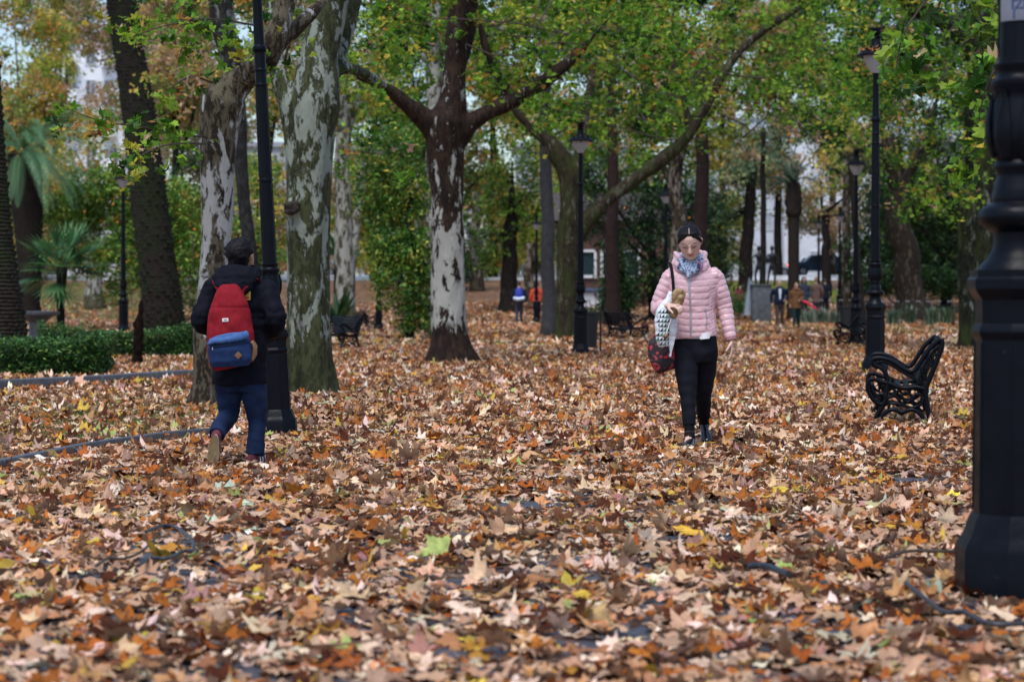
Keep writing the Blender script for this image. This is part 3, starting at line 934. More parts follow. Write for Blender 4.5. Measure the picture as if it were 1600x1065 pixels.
GRP = 'plane trees in the middle distance'
far_tree('plane_tree', 541, 66, 17, 150, B_pale, [(520, 120, 60, 40, 500), (590, 60, 60, 50, 500), (600, 150, 50, 40, 400), (640, 230, 45, 40, 350)], .2, GREEN, TL2, 31, 'pale plane trunk close behind the thick fluted plane tree', GRP, lean=-6)
far_tree('plane_tree', 536, 72, 9, 250, B_pale, [(560, 200, 40, 40, 250)], .22, GREEN, TL2, 32, 'slim whitish tree leaning just right of the fluted plane tree', GRP, lean=32)
far_tree('plane_tree', 684, 62, 17, -60, B_pale, [(640, 60, 60, 50, 600), (700, -10, 80, 60, 500), (600, 130, 50, 50, 420), (780, 60, 60, 50, 500), (830, 20, 70, 60, 500)], .2, GREEN, TL2, 33, 'pale trunk showing above the fork of the centre plane tree', GRP, lean=-8)
far_tree('plane_tree', 363, 40, 24, -70, B_dark, [(300, 20, 60, 50, 300), (240, 60, 60, 50, 240), (420, 20, 60, 40, 260)], .17, MIXED, TL2, 34, 'dark leaning trunk between the elbowed plane tree and the left lamp post', GRP, lean=-20) if False else None
def t_lean():
    g = GD(398, 44); r = tree_root('plane_tree', g, 'dark leaning tree seen behind the student and the elbowed plane tree', 'tree', GRP); Y = 44
    L = Limbs(r, Y)
    L.limb([(404, 560, Y, 17), (398, 470, Y, 13), (390, 390, Y, 12), (378, 280, Y, 11), (374, 170, Y, 12), (362, 100, Y, 16), (350, 40, Y, 20), (340, -60, Y, 20)], sides=10)
    fuse(L.mb, .05, 'trunk', plane_bark('bark_blackish', (.16, .17, .16), (.03, .03, .03), (.012, .012, .012), .3, (5.0, 3.6, .3), seed=14), r, bark_disp(2, .03, 2))
    cl = [(P(a, b, Y + d), (1.0, 1.0, .7), 110) for a, b, d in ((290, 20, 0), (240, 90, 2), (330, 60, 1), (400, 10, 1), (400, 250, 4), (260, 0, 0), (300, 140, 2), (390, 330, 5))]
    crown(r, cl, .16, MIXED, TL2, 35, twig=8, tsp=.4)
t_lean()
far_tree('palm_tree', 857, 62, 12, 60, simple('pole_palm', (.035, .035, .04), .8, 0, .4, 5, .4), [], .2, GREEN, TL2, 36, 'straight column-like palm trunk left of the forked mossy tree', None, limbs=0, lean=-6)
far_tree('conifer_tree', 956, 84, 11.5, 120, B_red, [(950, 120, 60, 60, 350), (985, 70, 60, 60, 350)], .24, GREEN, TL2, 37, 'straight dark reddish trunk left of the cypress, behind the iron bench', 'straight dark trunks', limbs=2)
far_tree('conifer_tree', 1091, 74, 13.5, 90, B_red, [(1090, 120, 60, 60, 350), (1060, 60, 60, 60, 350)], .22, GREEN, TL2, 38, 'straight dark reddish trunk rising behind the head of the woman in pink', 'straight dark trunks', limbs=2, lean=6)
far_tree('plane_tree', 1056, 70, 15, 230, B_mix, [(1030, 250, 40, 40, 250), (1080, 190, 50, 40, 300)], .22, GREEN, TL2, 39, 'mottled plane trunk just left of the woman\'s head', GRP, lean=2)
far_tree('plane_tree', 1428, 92, 23, 215, plane_bark('bark_stout', (.075, .062, .042), (.024, .017, .011), (.012, .009, .007), .3, seed=15), [(1400, 230, 70, 60, 900), (1460, 160, 80, 60, 800), (1350, 150, 60, 60, 500), (1440, 300, 60, 40, 500)], .25, GREEN, TL2, 40, 'stout brown plane tree with flared base, beyond the empty bench at right', GRP, lean=-38, flare=1.7)
far_tree('plane_tree', 1322, 100, 9, 250, B_mix, [(1300, 260, 40, 40, 250), (1330, 200, 50, 40, 300)], .28, YELLOW, TL2, 41, 'slim mottled trunk left of the second lamp post from the right', GRP)
far_tree('plane_tree', 1348, 88, 6, 240, B_dark, [(1350, 230, 40, 30, 150)], .26, GREEN, TL2, 42, 'thin dark leaning trunk between the two right-hand lamp posts', GRP, lean=-22)
far_tree('plane_tree', 796, 98, 15, 330, B_dark, [(790, 330, 55, 60, 1300), (760, 390, 40, 40, 500), (820, 300, 50, 60, 900), (800, 250, 50, 40, 600)], .24, [(4, (.05, .12, .02)), (5, (.12, .22, .03)), (2, (.24, .30, .05))], TL2, 43, 'bushy bright green tree left of the column-like trunk', None)
far_tree('plane_tree', 828, 104, 10, 380, B_mix, [(840, 360, 30, 40, 300)], .24, GREEN, TL2, 44, 'greyish trunk behind the person in red', GRP)
far_tree('plane_tree', 745, 112, 11, 300, B_mix, [(735, 400, 30, 60, 500), (750, 300, 40, 40, 300)], .28, DARK, TL2, 45, 'thin dark-leaved tree just right of the centre plane tree', GRP)
far_tree('plane_tree', 1160, 104, 12, 260, B_dark, [(1140, 290, 60, 50, 700), (1180, 250, 70, 50, 700), (1120, 350, 40, 60, 500)], .28, BLUEG, TL2, 46, 'dark branching tree above the fountain statue', GRP, lean=16, limbs=3)
far_tree('plane_tree', 1290, 112, 8, 330, B_dark, [(1300, 330, 50, 50, 260), (1280, 270, 60, 50, 300), (1330, 300, 40, 50, 240)], .3, DRY, TL2, 47, 'sparse brown-leaved tree above the parked cars', GRP, limbs=4)
far_tree('plane_tree', 1192, 96, 5.5, 200, B_dark, [(1200, 220, 50, 40, 260)], .28, BLUEG, TL2, 48, 'thin straight black trunk behind the fountain figures', GRP, limbs=2)
far_tree('plane_tree', 148, 100, 14, 250, B_pale, [(120, 240, 60, 50, 500), (180, 220, 60, 60, 500)], .28, MIXED, TL2, 49, 'whitish trunk beyond the small fan palm at left', GRP)
far_tree('cypress_tree', 960, 86, 6, 400, B_dark, [(961, 400, 13, 35, 650), (960, 440, 20, 40, 1100), (958, 470, 24, 25, 900), (975, 455, 18, 40, 700)], .2, DARK, TCL, 50, 'small dark cone-shaped cypress beside the iron bench', None, limbs=0, mat=M['leaf_dark'])

# citrus and evergreen bushes that drape to the ground
def bush(name, px, Y, cl, pal, size, seed, label, hw=6, top=None, mat=None, temps=TLA, fruit=0, cat='tree', group=None, trunkm=None):
    r = far_tree(name, px, Y, hw, top or 380, trunkm or B_dark, cl, size, pal, temps, seed, label, group, limbs=4, mat=mat or M['leaf_dark'], cat=cat, droop=.9)
    if fruit:
        rng = np.random.RandomState(seed); s = Y / F
        fm = simple('orange_fruit', (.65, .22, .02), .4, 0, .1, 5, 0) if 'orange_fruit' not in bpy.data.materials else bpy.data.materials['orange_fruit']
        for k in range(fruit):
            a, b, rx, rz, n = cl[rng.randint(len(cl))]
            th = rng.uniform(0, 2 * PI); u = rng.uniform(.4, 1)
            q = P(a + rx * u * math.cos(th), b + rz * u * math.sin(th), Y - rx * s * .75)
            f_ = MB(); f_.ball(q - r.location, .045, 8, 6); f_.build('orange', fm, r)
    return r
bush('orange_tree', 230, 76, [(110, 330, 50, 45, 4200), (170, 320, 60, 50, 4600), (230, 330, 55, 60, 4600), (280, 330, 50, 55, 4200), (300, 400, 40, 50, 3000), (190, 400, 45, 50, 3600), (250, 410, 50, 60, 3900), (130, 400, 40, 40, 2000), (180, 455, 30, 20, 600), (150, 290, 50, 30, 2200)], CITRUS, .17, 60, 'broad orange tree with small fruit behind the left lamp', 7, fruit=26)
bush('orange_tree', 405, 84, [(400, 330, 40, 60, 1600), (420, 400, 30, 40, 900), (400, 270, 40, 40, 1000)], CITRUS, .19, 61, 'orange tree seen between the elbowed plane tree and the left lamp post', 6, fruit=9)
bush('weeping_tree', 640, 58, [(610, 240, 50, 50, 2200), (640, 300, 50, 50, 2600), (610, 350, 40, 50, 1900), (650, 400, 40, 50, 2300), (620, 440, 40, 50, 2000), (660, 470, 28, 40, 1500), (600, 400, 36, 50, 1500), (640, 500, 25, 22, 600), (580, 290, 40, 60, 1400)], [(6, (.035, .11, .018)), (5, (.10, .22, .03)), (2.2, (.26, .34, .05)), (.8, (.55, .45, .07))], .15, 62, 'drooping yellow-green tree left of the centre plane tree', 7, 300)
bush('evergreen_tree', 1020, 92, [(1000, 330, 50, 60, 2400), (1040, 300, 50, 50, 2000), (1020, 400, 60, 60, 2700), (1100, 350, 45, 60, 2200), (1120, 420, 35, 50, 1500), (1000, 450, 30, 30, 900), (930, 330, 40, 60, 1500), (925, 270, 40, 40, 1000)], [(7, (.012, .035, .014)), (4, (.03, .075, .024)), (1.2, (.12, .18, .04))], .22, 63, 'dense dark evergreen directly behind the woman in pink', 9, fruit=5)
bush('evergreen_tree', 1480, 99, [(1420, 200, 60, 50, 2400), (1480, 230, 60, 50, 2500), (1400, 270, 50, 50, 2100), (1460, 320, 60, 50, 2500), (1530, 340, 60, 70, 2500), (1400, 350, 40, 50, 1600), (1480, 400, 50, 50, 2100), (1540, 430, 60, 50, 2000), (1440, 430, 40, 40, 1400), (1590, 300, 70, 90, 2500)], [(7, (.010, .028, .009)), (3, (.03, .07, .016)), (.8, (.12, .18, .03))], .2, 64, 'dark evergreen mass filling the right background behind the stout plane tree', 10, fruit=6)
bush('evergreen_shrub', 1165, 92, [(1160, 475, 22, 18, 900), (1148, 480, 14, 12, 400)], [(4, (.04, .12, .03)), (3, (.09, .2, .05))], .15, 65, 'low bright green bush beside the fountain pedestal', 2, 480, cat='shrub')
bush('evergreen_shrub', 1410, 97, [(1370, 440, 30, 26, 1600), (1410, 435, 34, 30, 1900), (1460, 440, 34, 28, 1900), (1500, 445, 30, 26, 1500)], DARK, .2, 71, 'dark low shrubbery behind the hoop fence with pale tips', 3, 470, cat='shrub')
bush('evergreen_tree', 330, 92, [(290, 460, 30, 25, 500), (300, 300, 60, 60, 1200), (340, 250, 50, 50, 900)], DARK, .22, 66, 'dark evergreen behind the textured palm trunk', 6)
bush('evergreen_tree', 1345, 100, [(1340, 400, 30, 50, 1300), (1360, 330, 30, 50, 900), (1350, 450, 22, 25, 500)], DARK, .22, 67, 'dark evergreen between the two right lamp posts', 5)
bush('evergreen_tree', 745, 120, [(740, 430, 25, 20, 400), (725, 370, 22, 50, 500)], DARK, .25, 68, 'dark conifer low behind the centre plane tree', 5)

# --- belt of trees closing the park along the street
BELT = [(-60, 128, MIXED), (40, 122, MIXED), (95, 138, YELLOW), (215, 128, DRY), (275, 118, DRY), (330, 130, DRY), (420, 120, MIXED), (500, 134, DRY), (585, 122, YELLOW), (660, 118, GREEN), (770, 126, MIXED), (850, 136, YELLOW),
        (915, 120, GREEN), (985, 132, YELLOW), (1060, 122, DARK), (1128, 134, YELLOW), (1215, 130, DRY), (1300, 138, DRY), (1375, 122, DARK), (1450, 120, DARK), (1530, 126, DARK), (1620, 120, GREEN), (1700, 128, GREEN)]
rng = np.random.RandomState(50)
names_b = ['yellow-leaved', 'rust-tinted', 'thin-crowned', 'full-crowned', 'broad', 'tall', 'pale', 'dense']
marks = ['at the far left edge', 'above the date palm', 'left of the palm trunk, before the white building', 'between the palm trunk and the white building', 'right of the leaning palm trunk', 'behind the elbowed plane tree', 'behind the left lamp post',
         'between the fluted plane and the left lamp', 'above the far lamp left of centre', 'left of the centre plane tree', 'right of the centre plane tree', 'left of the middle lamp', 'right of the middle lamp', 'above the small cypress', 'above the woman in pink',
         'left of the fountain figures', 'above the fountain figures', 'above the parked cars', 'behind the tall right lamp post', 'above the empty bench', 'behind the dark mossy trunk', 'beyond the right edge', 'farthest beyond the right edge']
for i, (px, Y, pal) in enumerate(BELT):
    k = rng.uniform(.85, 1.15); s = 120 / Y
    open_ = 1150 < px < 1340
    lo = 250 if open_ else 400
    cl = []
    for j in range(13 if not open_ else 12):
        py = rng.uniform(-70, lo if j > 2 else 200) if not open_ else rng.uniform(-60, 300 if px < 1260 else 370)
        cl.append((px + rng.normal(0, 38), py, 46 * k, 40 * k, 600 if not open_ else 700))
    if not open_: cl.append((px, 395, 45, 30, 700)); cl.append((px + 20, 330, 45, 40, 800))
    nm = {id(MIXED): 'mixed yellow and green', id(DRY): 'pinkish brown', id(YELLOW): 'yellow-leaved', id(GREEN): 'green-leaved', id(DARK): 'dark-leaved'}[id(pal)]
    far_tree('street_tree', px, Y, 7 * s, 170, B_mix if i % 2 else B_dark, cl, .38, pal, TCL, 300 + i, '%s tree by the street, %s' % (nm, marks[i]), 'autumn trees along the far street', limbs=5)

# ------------------------------------------------------------------ palms
def date_palm_trunk(name, spec, label, mat, fronds=None, seed=1, bumps=True, group=None):
    g = GD(spec[0][0], spec[0][2]); r = tree_root(name, g, label, 'palm tree', group)
    L = Limbs(r, g.y)
    pp = L.limb(spec, n=10, sides=20)
    rng = np.random.RandomState(seed)
    if bumps:   # leaf-base scales
        rads = lerp_list([h / F * Y for a, b, Y, h in spec], 10)
        mbs = L.mb
        length = sum((pp[i + 1] - pp[i]).length for i in range(len(pp) - 1))
        nr = int(length / .11)
        for i in range(nr):
            t = i / nr * (len(pp) - 1); a = int(t); q = pp[a].lerp(pp[min(a + 1, len(pp) - 1)], t - a); R = rads[min(a, len(rads) - 1)]
            for k in range(16):
                th = 2 * PI * (k + .5 * (i % 2) + rng.uniform(-.28, .28)) / 16 + i * .11; J = rng.uniform(.5, 1.5)
                if rng.uniform() < .16: continue
                c = q + Vector((math.cos(th) * R * .97, math.sin(th) * R * .97, 0))
                o = Vector((math.cos(th), math.sin(th), 0)); tn = Vector((-math.sin(th), math.cos(th), 0)) * R * .17
                h = Vector((0, 0, .075))
                mbs.add([c - tn - h * .5, c + tn - h * .5, c + h * .9 * J + o * R * .02, c + o * R * .13 * J + h * (.4 + .3 * J)], [(0, 1, 3), (1, 2, 3), (2, 0, 3)])
    L.mb.build('trunk', mat, r, sharp=None)
    if fronds: add_fronds(r, P(*fronds[0]), *fronds[1:], seed=seed)
    return r
M['frond'] = vcol_mat('palm_frond', .45, .25, .4, .15)
def frond_mesh(r, c, L, el, az, rng, width=.5, nleaf=44, droopk=1.0, col=(.06, .14, .07), rach=.02):
    """one feather frond starting at c (root local)"""
    pts = []; d = Vector((math.cos(az) * math.cos(el), math.sin(az) * math.cos(el), math.sin(el)))
    p = Vector(c); step = L / 12
    pts.append(p.copy())
    for i in range(12):
        d.z -= droopk * .17 * (.5 + i / 10); d.normalize(); p = p + d * step; pts.append(p.copy())
    side = Vector((-math.sin(az), math.cos(az), 0))
    V = []; Fq = []
    pb = bez(pts, 4)
    for i in range(2, len(pb) - 1):
        t = i / len(pb); tg = (pb[i + 1] - pb[i]).normalized(); upv = side.cross(tg)
        w = width * math.sin(PI * min(1, t * .9 + .12)) ** .6
        for sg in (-1, 1):
            n = len(V)
            tip = pb[i] + side * sg * w * .8 + tg * w * .55 + upv * w * (.22) + Vector((0, 0, -w * .22))
            mid = pb[i] + side * sg * w * .42 + tg * w * .25 + upv * w * .2
            b1 = pb[i] - tg * .008; b2 = pb[i] + tg * .009
            V += [b1, b2, mid + tg * .010, mid - tg * .010, tip]
            Fq += [(n, n + 1, n + 2), (n, n + 2, n + 3), (n + 3, n + 2, n + 4)]
    mb = MB(); mb.tube(pb, [rach * (1 - .8 * i / len(pb)) for i in range(len(pb))], 4)
    n = len(V); V += [Vector(v) for v in mb.v]
    for f in mb.f:
        if len(f) == 4: Fq += [(f[0] + n, f[1] + n, f[2] + n), (f[0] + n, f[2] + n, f[3] + n)]
    cc = np.array(col) * rng.uniform(.5, 1.7)
    colr = np.tile(cc, (len(V), 1))
    return np_mesh('frond', [tuple(v) for v in V], [np.array(Fq)], [M['frond']], r, colr)
def add_fronds(r, cw, n, L, seed=1, width=.5, elr=(-.4, 1.2), col=(.07, .15, .09), droopk=1.0, azr=(0, 2 * PI)):
    rng = np.random.RandomState(seed)
    c = cw - r.location
    for k in range(n):
        frond_mesh(r, c + Vector(rng.normal(0, .06, 3)), L * rng.uniform(.8, 1.1), rng.uniform(*elr), rng.uniform(*azr), rng, width, col=col, droopk=droopk)

date_palm_trunk('date_palm', [(258, 535, 62, 40), (256, 515, 62, 33), (248, 430, 62, 29), (235, 330, 62, 28), (222, 220, 62, 26), (208, 120, 62, 24), (192, 20, 62, 23), (176, -110, 62, 22)],
                'tall leaning palm trunk with dark scaly bark, left of the student', M['palmm'], seed=3, fronds=((176, -120, 62), 18, 4.2))
date_palm_trunk('date_palm', [(12, 600, 34, 46), (10, 572, 34, 38), (4, 480, 34, 30), (-6, 380, 34, 26), (-14, 260, 34, 23), (-22, 120, 34, 22), (-30, -100, 34, 20)],
                'dark palm trunk cut by the left edge, rising out of the hedge', M['palmm'], seed=4)
# leafy date palm with the yellow heart
r_ = date_palm_trunk('date_palm', [(46, 500, 74, 20), (46, 480, 74, 16), (46, 420, 74, 18), (44, 350, 74, 22), (40, 290, 74, 26), (36, 240, 74, 24)],
                     'date palm with a full feathery crown and yellow fruit stalks, upper left', M['palm'], seed=5)
add_fronds(r_, P(34, 240, 74), 48, 3.5, seed=6, width=.34, elr=(-.25, 1.15), col=(.11, .24, .11), droopk=.8)
fm = MB()
for k in range(26):
    a = rng.uniform(0, 2 * PI); c0 = P(34, 250, 74) - r_.location
    e = c0 + Vector((math.cos(a) * rng.uniform(.3, .9), math.sin(a) * rng.uniform(.3, .9), rng.uniform(-.2, .6)))
    fm.tube([c0, c0.lerp(e, .6) + Vector((0, 0, .2)), e], [.04, .035, .05], 5)
fm.build('fruit_stalk', simple('date_fruit', (.5, .27, .03), .6), r_)

# fan palm
def fan_leaf(r, c, el, az, L, R, rng, col=(.07, .17, .06)):
    d = Vector((math.cos(az) * math.cos(el), math.sin(az) * math.cos(el), math.sin(el)))
    side = Vector((-math.sin(az), math.cos(az), 0)); e = c + d * L + Vector((0, 0, -.1 * L)); up = side.cross(d)
    V = []; T = []
    mb = MB(); mb.tube([c, c.lerp(e, .5) + Vector((0, 0, .05)), e], [.014, .011, .008], 4)
    for k in range(22):
        a = -2.2 + 4.4 * k / 21; dr = (d * math.cos(a) + side * math.sin(a))
        dr2 = (dr + Vector((0, 0, -.28))).normalized()
        q = Vector((-dr.y, dr.x, dr.z * .2)).normalized() * .045
        n = len(V)
        V += [e, e + dr * R * .5 + q + up * .03, e + dr * R * .5 - q + up * .03, e + dr * R * .55 + dr2 * R * .48]
        T += [(n, n + 1, n + 2), (n + 1, n + 3, n + 2)]
    n = len(V); V += [Vector(v) for v in mb.v]
    for f in mb.f:
        if len(f) == 4: T += [(f[0] + n, f[1] + n, f[2] + n), (f[0] + n, f[2] + n, f[3] + n)]
    np_mesh('frond', [tuple(v) for v in V], [np.array(T)], [M['frond']], r, np.tile(np.array(col) * rng.uniform(.7, 1.5), (len(V), 1)))
def fan_palm(px, base_py, Y, top_py, hw, n, L, R, label, seed, rot=(-.9, 1.3), az=(0, 2 * PI)):
    g = GD(px, Y); r = tree_root('fan_palm', g, label, 'palm tree'); rng = np.random.RandomState(seed)
    Lb = Limbs(r, Y); Lb.limb([(px, base_py + 10, Y, hw * .9), (px, (base_py + top_py) / 2, Y, hw), (px + 2, top_py, Y, hw * 1.3)], sides=10)
    Lb.mb.build('trunk', M['palm'], r, sharp=None)
    c = P(px + 2, top_py, Y) - g
    for k in range(n): fan_leaf(r, c, rng.uniform(*rot), rng.uniform(*az), L, R, rng)
    return r
fan_palm(95, 515, 58, 418, 7, 24, .68, .85, 'small fan palm with a slim dark trunk behind the left hedge', 7)
# cycads / sago fans in front of and behind the second plane
def sago(px, py, Y, n, L, label, seed, elr=(.5, 1.35), col=(.03, .09, .03), w=.16):
    g = GD(px, Y); r = empty('sago_palm', g, 0, label, 'plant'); rng = np.random.RandomState(seed)
    c = P(px, py, Y) - g
    mb = MB(); mb.tube([Vector((0, 0, -.05)), c * .5, c + Vector((0, 0, .02))], [.16, .15, .12], 9); mb.build('trunk', M['palm'], r, sharp=None)
    for k in range(n): frond_mesh(r, c, L * rng.uniform(.8, 1.1), rng.uniform(*elr), rng.uniform(0, 2 * PI), rng, w, col=col, droopk=.25, rach=.012)
    return r
sago(530, 505, 62, 26, 1.05, 'dark green sago palm fan low beside the fluted plane tree', 8)
sago(528, 398, 70, 24, .95, 'sago palm on the tall planter above the bench backrest', 9, (.2, 1.2))
sago(940, 150, 105, 20, 2.6, 'tall palm crown among the leaves right of centre', 11, (-.6, 1.2), (.07, .14, .1), .4) if False else None
# palm with a shaggy skirt by the cars
def skirt_palm():
    Y = 92; g = GD(1240, Y); r = tree_root('palm_tree', g, 'palm with a thick dark shaggy skirt, behind the strolling couple', 'palm tree')
    L = Limbs(r, Y); L.limb([(1240, 505, Y, 12), (1240, 440, Y, 9), (1240, 350, Y, 9), (1240, 330, Y, 9)], sides=12)
    L.mb.build('trunk', M['palm'], r, sharp=None)
    mb = MB(); rng = np.random.RandomState(3)
    a = P(1240, 342, Y) - g; b = P(1240, 285, Y) - g
    mb.tube(bez([a, a.lerp(b, .15), a.lerp(b, .5), b], 4), lerp_list([.20, .33, .36, .30], 4), 18, jit=.14, rng=rng)
    mb.build('leaf_skirt', M['palm'], r, sharp=None)
    add_fronds(r, P(1240, 285, Y), 16, 1.3, seed=31, width=.2, elr=(.3, 1.4), col=(.02, .04, .02), droopk=.5)
skirt_palm()
# ------------------------------------------------------------------ lamp posts
def make_lamp(loc, label, sc=1.0, tilt=None, group='tall cast-iron park lamps'):
    r = empty('street_lamp', loc, 0, label, 'street lamp', group, sc)
    if tilt: r.rotation_euler = (tilt[0], tilt[1], 0)
    I = M['iron']
    b = MB()
    b.lathe([(.24, -.1), (.24, .17), (.232, .195), (.215, .22), (.205, .24), (.19, .285), (.175, .31)], 8, rot0=PI / 8)
    b.build('base', I, r, sharp=25)
    s = MB()
    s.lathe([(.172, .30), (.168, .96), (.176, .975), (.180, .99), (.176, 1.005), (.166, 1.02), (.168, 1.11), (.185, 1.13), (.198, 1.15), (.198, 1.185), (.188, 1.195), (.188, 1.22)], 8, rot0=PI / 8)
    for k in range(8):   # raised panel edges
        a = PI / 8 + 2 * PI * k / 8
        s.tube([(math.cos(a) * .171, math.sin(a) * .171, .32), (math.cos(a) * .167, math.sin(a) * .167, .95)], .006, 6)
    s.build('pedestal', I, r, sharp=25)
    v = MB()
    v.lathe([(.16, 1.21), (.150, 1.235), (.125, 1.26), (.105, 1.29), (.098, 1.33), (.100, 1.36), (.125, 1.375), (.150, 1.395), (.157, 1.42), (.150, 1.445), (.125, 1.46), (.105, 1.475),
             (.108, 1.49), (.098, 1.53), (.090, 1.56), (.086, 1.585), (.098, 1.60), (.098, 1.615), (.088, 1.63), (.112, 1.67), (.120, 1.72), (.118, 1.78), (.108, 1.84), (.098, 1.88),
             (.112, 1.90), (.112, 1.925), (.092, 1.94), (.088, 1.96), (.10, 1.975), (.10, 1.99), (.084, 2.0)], 28)
    for k in range(8):   # cast acanthus leaves on the vase
        a = 2 * PI * k / 8; ca, sa = math.cos(a), math.sin(a)
        v.tube([(ca * .100, sa * .100, 1.64), (ca * .119, sa * .119, 1.70), (ca * .124, sa * .124, 1.77), (ca * .110, sa * .110, 1.85), (ca * .122, sa * .122, 1.885)], [(.022, .010), (.036, .010), (.032, .010), (.016, .008), (.008, .006)], 8, up=(ca, sa, 0))
    v.build('vase', I, r, sharp=50)
    p = MB()
    p.lathe([(.084, 1.99), (.080, 2.3), (.075, 2.93), (.086, 2.94), (.086, 2.965), (.075, 2.975), (.068, 4.03), (.076, 4.04), (.076, 4.06), (.067, 4.07), (.066, 4.20), (.074, 4.21), (.074, 4.23), (.066, 4.24), (.064, 4.42), (.080, 4.44), (.084, 4.465), (.080, 4.49), (.062, 4.51), (.052, 5.20), (.058, 5.34)], 20)
    for k in range(12):
        a = 2 * PI * k / 12; ca, sa = math.cos(a), math.sin(a)
        p.tube([(ca * .082, sa * .082, 2.02), (ca * .0745, sa * .0745, 2.92)], .0055, 5)
        p.tube([(ca * .0745, sa * .0745, 2.98), (ca * .0675, sa * .0675, 4.02)], .005, 5)
    p.build('pole', I, r, sharp=30)
    a_ = MB()
    for k in range(4):
        a = 2 * PI * k / 4 + PI / 4; ca, sa = math.cos(a), math.sin(a)
        a_.tube([(ca * .04, sa * .04, 5.24), (ca * .09, sa * .09, 5.34), (ca * .20, sa * .20, 5.52), (ca * .25, sa * .25, 5.595)], [(.016, .010), (.026, .010), (.022, .010), (.014, .008)], 8, up=(ca, sa, 0))
    a_.build('lantern_arm', I, r)
    g = MB(); g.lathe([(.075, 5.28), (.10, 5.32), (.165, 5.42), (.215, 5.52), (.235, 5.59), (.10, 5.595)], 24); g.build('glass_bowl', M['glass'], r)
    h = MB()
    h.lathe([(.22, 5.585), (.34, 5.575), (.345, 5.595), (.31, 5.63), (.26, 5.675), (.19, 5.685), (.13, 5.70), (.105, 5.75), (.085, 5.83), (.078, 5.89), (.10, 5.91), (.10, 5.93), (.06, 5.94)], 24)
    for k in range(12):  # scalloped crest
        a = 2 * PI * k / 12; h.ball((math.cos(a) * .255, math.sin(a) * .255, 5.695), (.022, .022, .028), 6, 5)
    hb = h.build('hood', I, r, sharp=40)
    f = MB(); f.lathe([(.05, 5.93), (.075, 5.96), (.09, 6.01), (.085, 6.05), (.095, 6.07)], 16)
    for k in range(8):
        a = 2 * PI * k / 8; f.tube([(math.cos(a) * .085, math.sin(a) * .085, 6.05), (math.cos(a) * .105, math.sin(a) * .105, 6.11)], [.018, .004], 5)
    ff = f.build('finial', I, r); ff.parent = hb
    return r
LAMPS = [  # px, base y, scale from height, label, tilt
    (434, 681, .72, 'octagonal-based iron lamp standing between the student and the fluted plane tree', (0, -.045)),
    (907, 556, .90, 'slim iron lamp in the centre, with hooded lantern in front of the forked mossy tree', None),
    (1367, 583, .985, 'tall iron lamp right behind the empty bench, with leaves on its hood', None),
    (1337, 541, .86, 'smaller iron lamp standing just left and behind the tall right one', None),
    (193, 521, .80, 'iron lamp among the orange trees, left of the scaly palm trunk', None),
    (592, 517, .76, 'distant iron lamp beside the drooping yellow-green tree', None),
    (1040, 509, .74, 'distant iron lamp mostly hidden behind the woman in pink', None),
    (838, 505, .72, 'dark distant lamp left of the column-like trunk', None),
    (1312, 497, .9, 'hazy far lamp left of the two tall right-hand lamps', None),
    (1279, 490, .85, 'farthest pale-headed lamp above the hurrying people', None)]
TOPS = {0: None, 1: 190, 2: 42, 3: 232, 4: 258, 5: 322, 6: 288, 7: 336, 8: 323, 9: 336}
g = G(1591, 937)
lamp0 = make_lamp(g, 'huge dark iron lamp post cut by the right edge, nearest the camera', 1.03)
KEEP_OUT.append((g.x, g.y, .27))
for i, (px, by, sc_, lab, tl) in enumerate(LAMPS):
    g = G(px, by)
    if TOPS[i]:
        zt = P(px, TOPS[i], g.y).z - g.z; sc_ = zt / 6.1
    c = copy_tree(lamp0, g, PI / 4 if i in (1, 2, 3, 7) else 0.3 * i, sc_, lab, tl)
    KEEP_OUT.append((g.x, g.y, .22))
def dead_leaves_on(px, py, Y, n, label, spread):
    rr = np.random.RandomState(n)
    c = P(px, py, Y)
    pos = np.array(c)[None] + rr.normal(0, 1, (n, 3)) * np.array([spread, .05, .02])
    o = scatter_leaves('caught_leaves', pos, np.full(n, .15), rr.uniform(0, 6, n), rr.uniform(.2, 1, n), rr.uniform(0, 6, n), palette(rr, n, [(2, (.6, .3, .08)), (1, (.4, .2, .06)), (1, (.3, .33, .05))]), TL1, [M['leaf']], rng=rr)
    tag(o, label, 'leaves', None, 'stuff')
dead_leaves_on(1364, 78, G(1367, 583).y - .2, 9, 'dead orange leaves lying on the hood of the tall right lamp', .12)

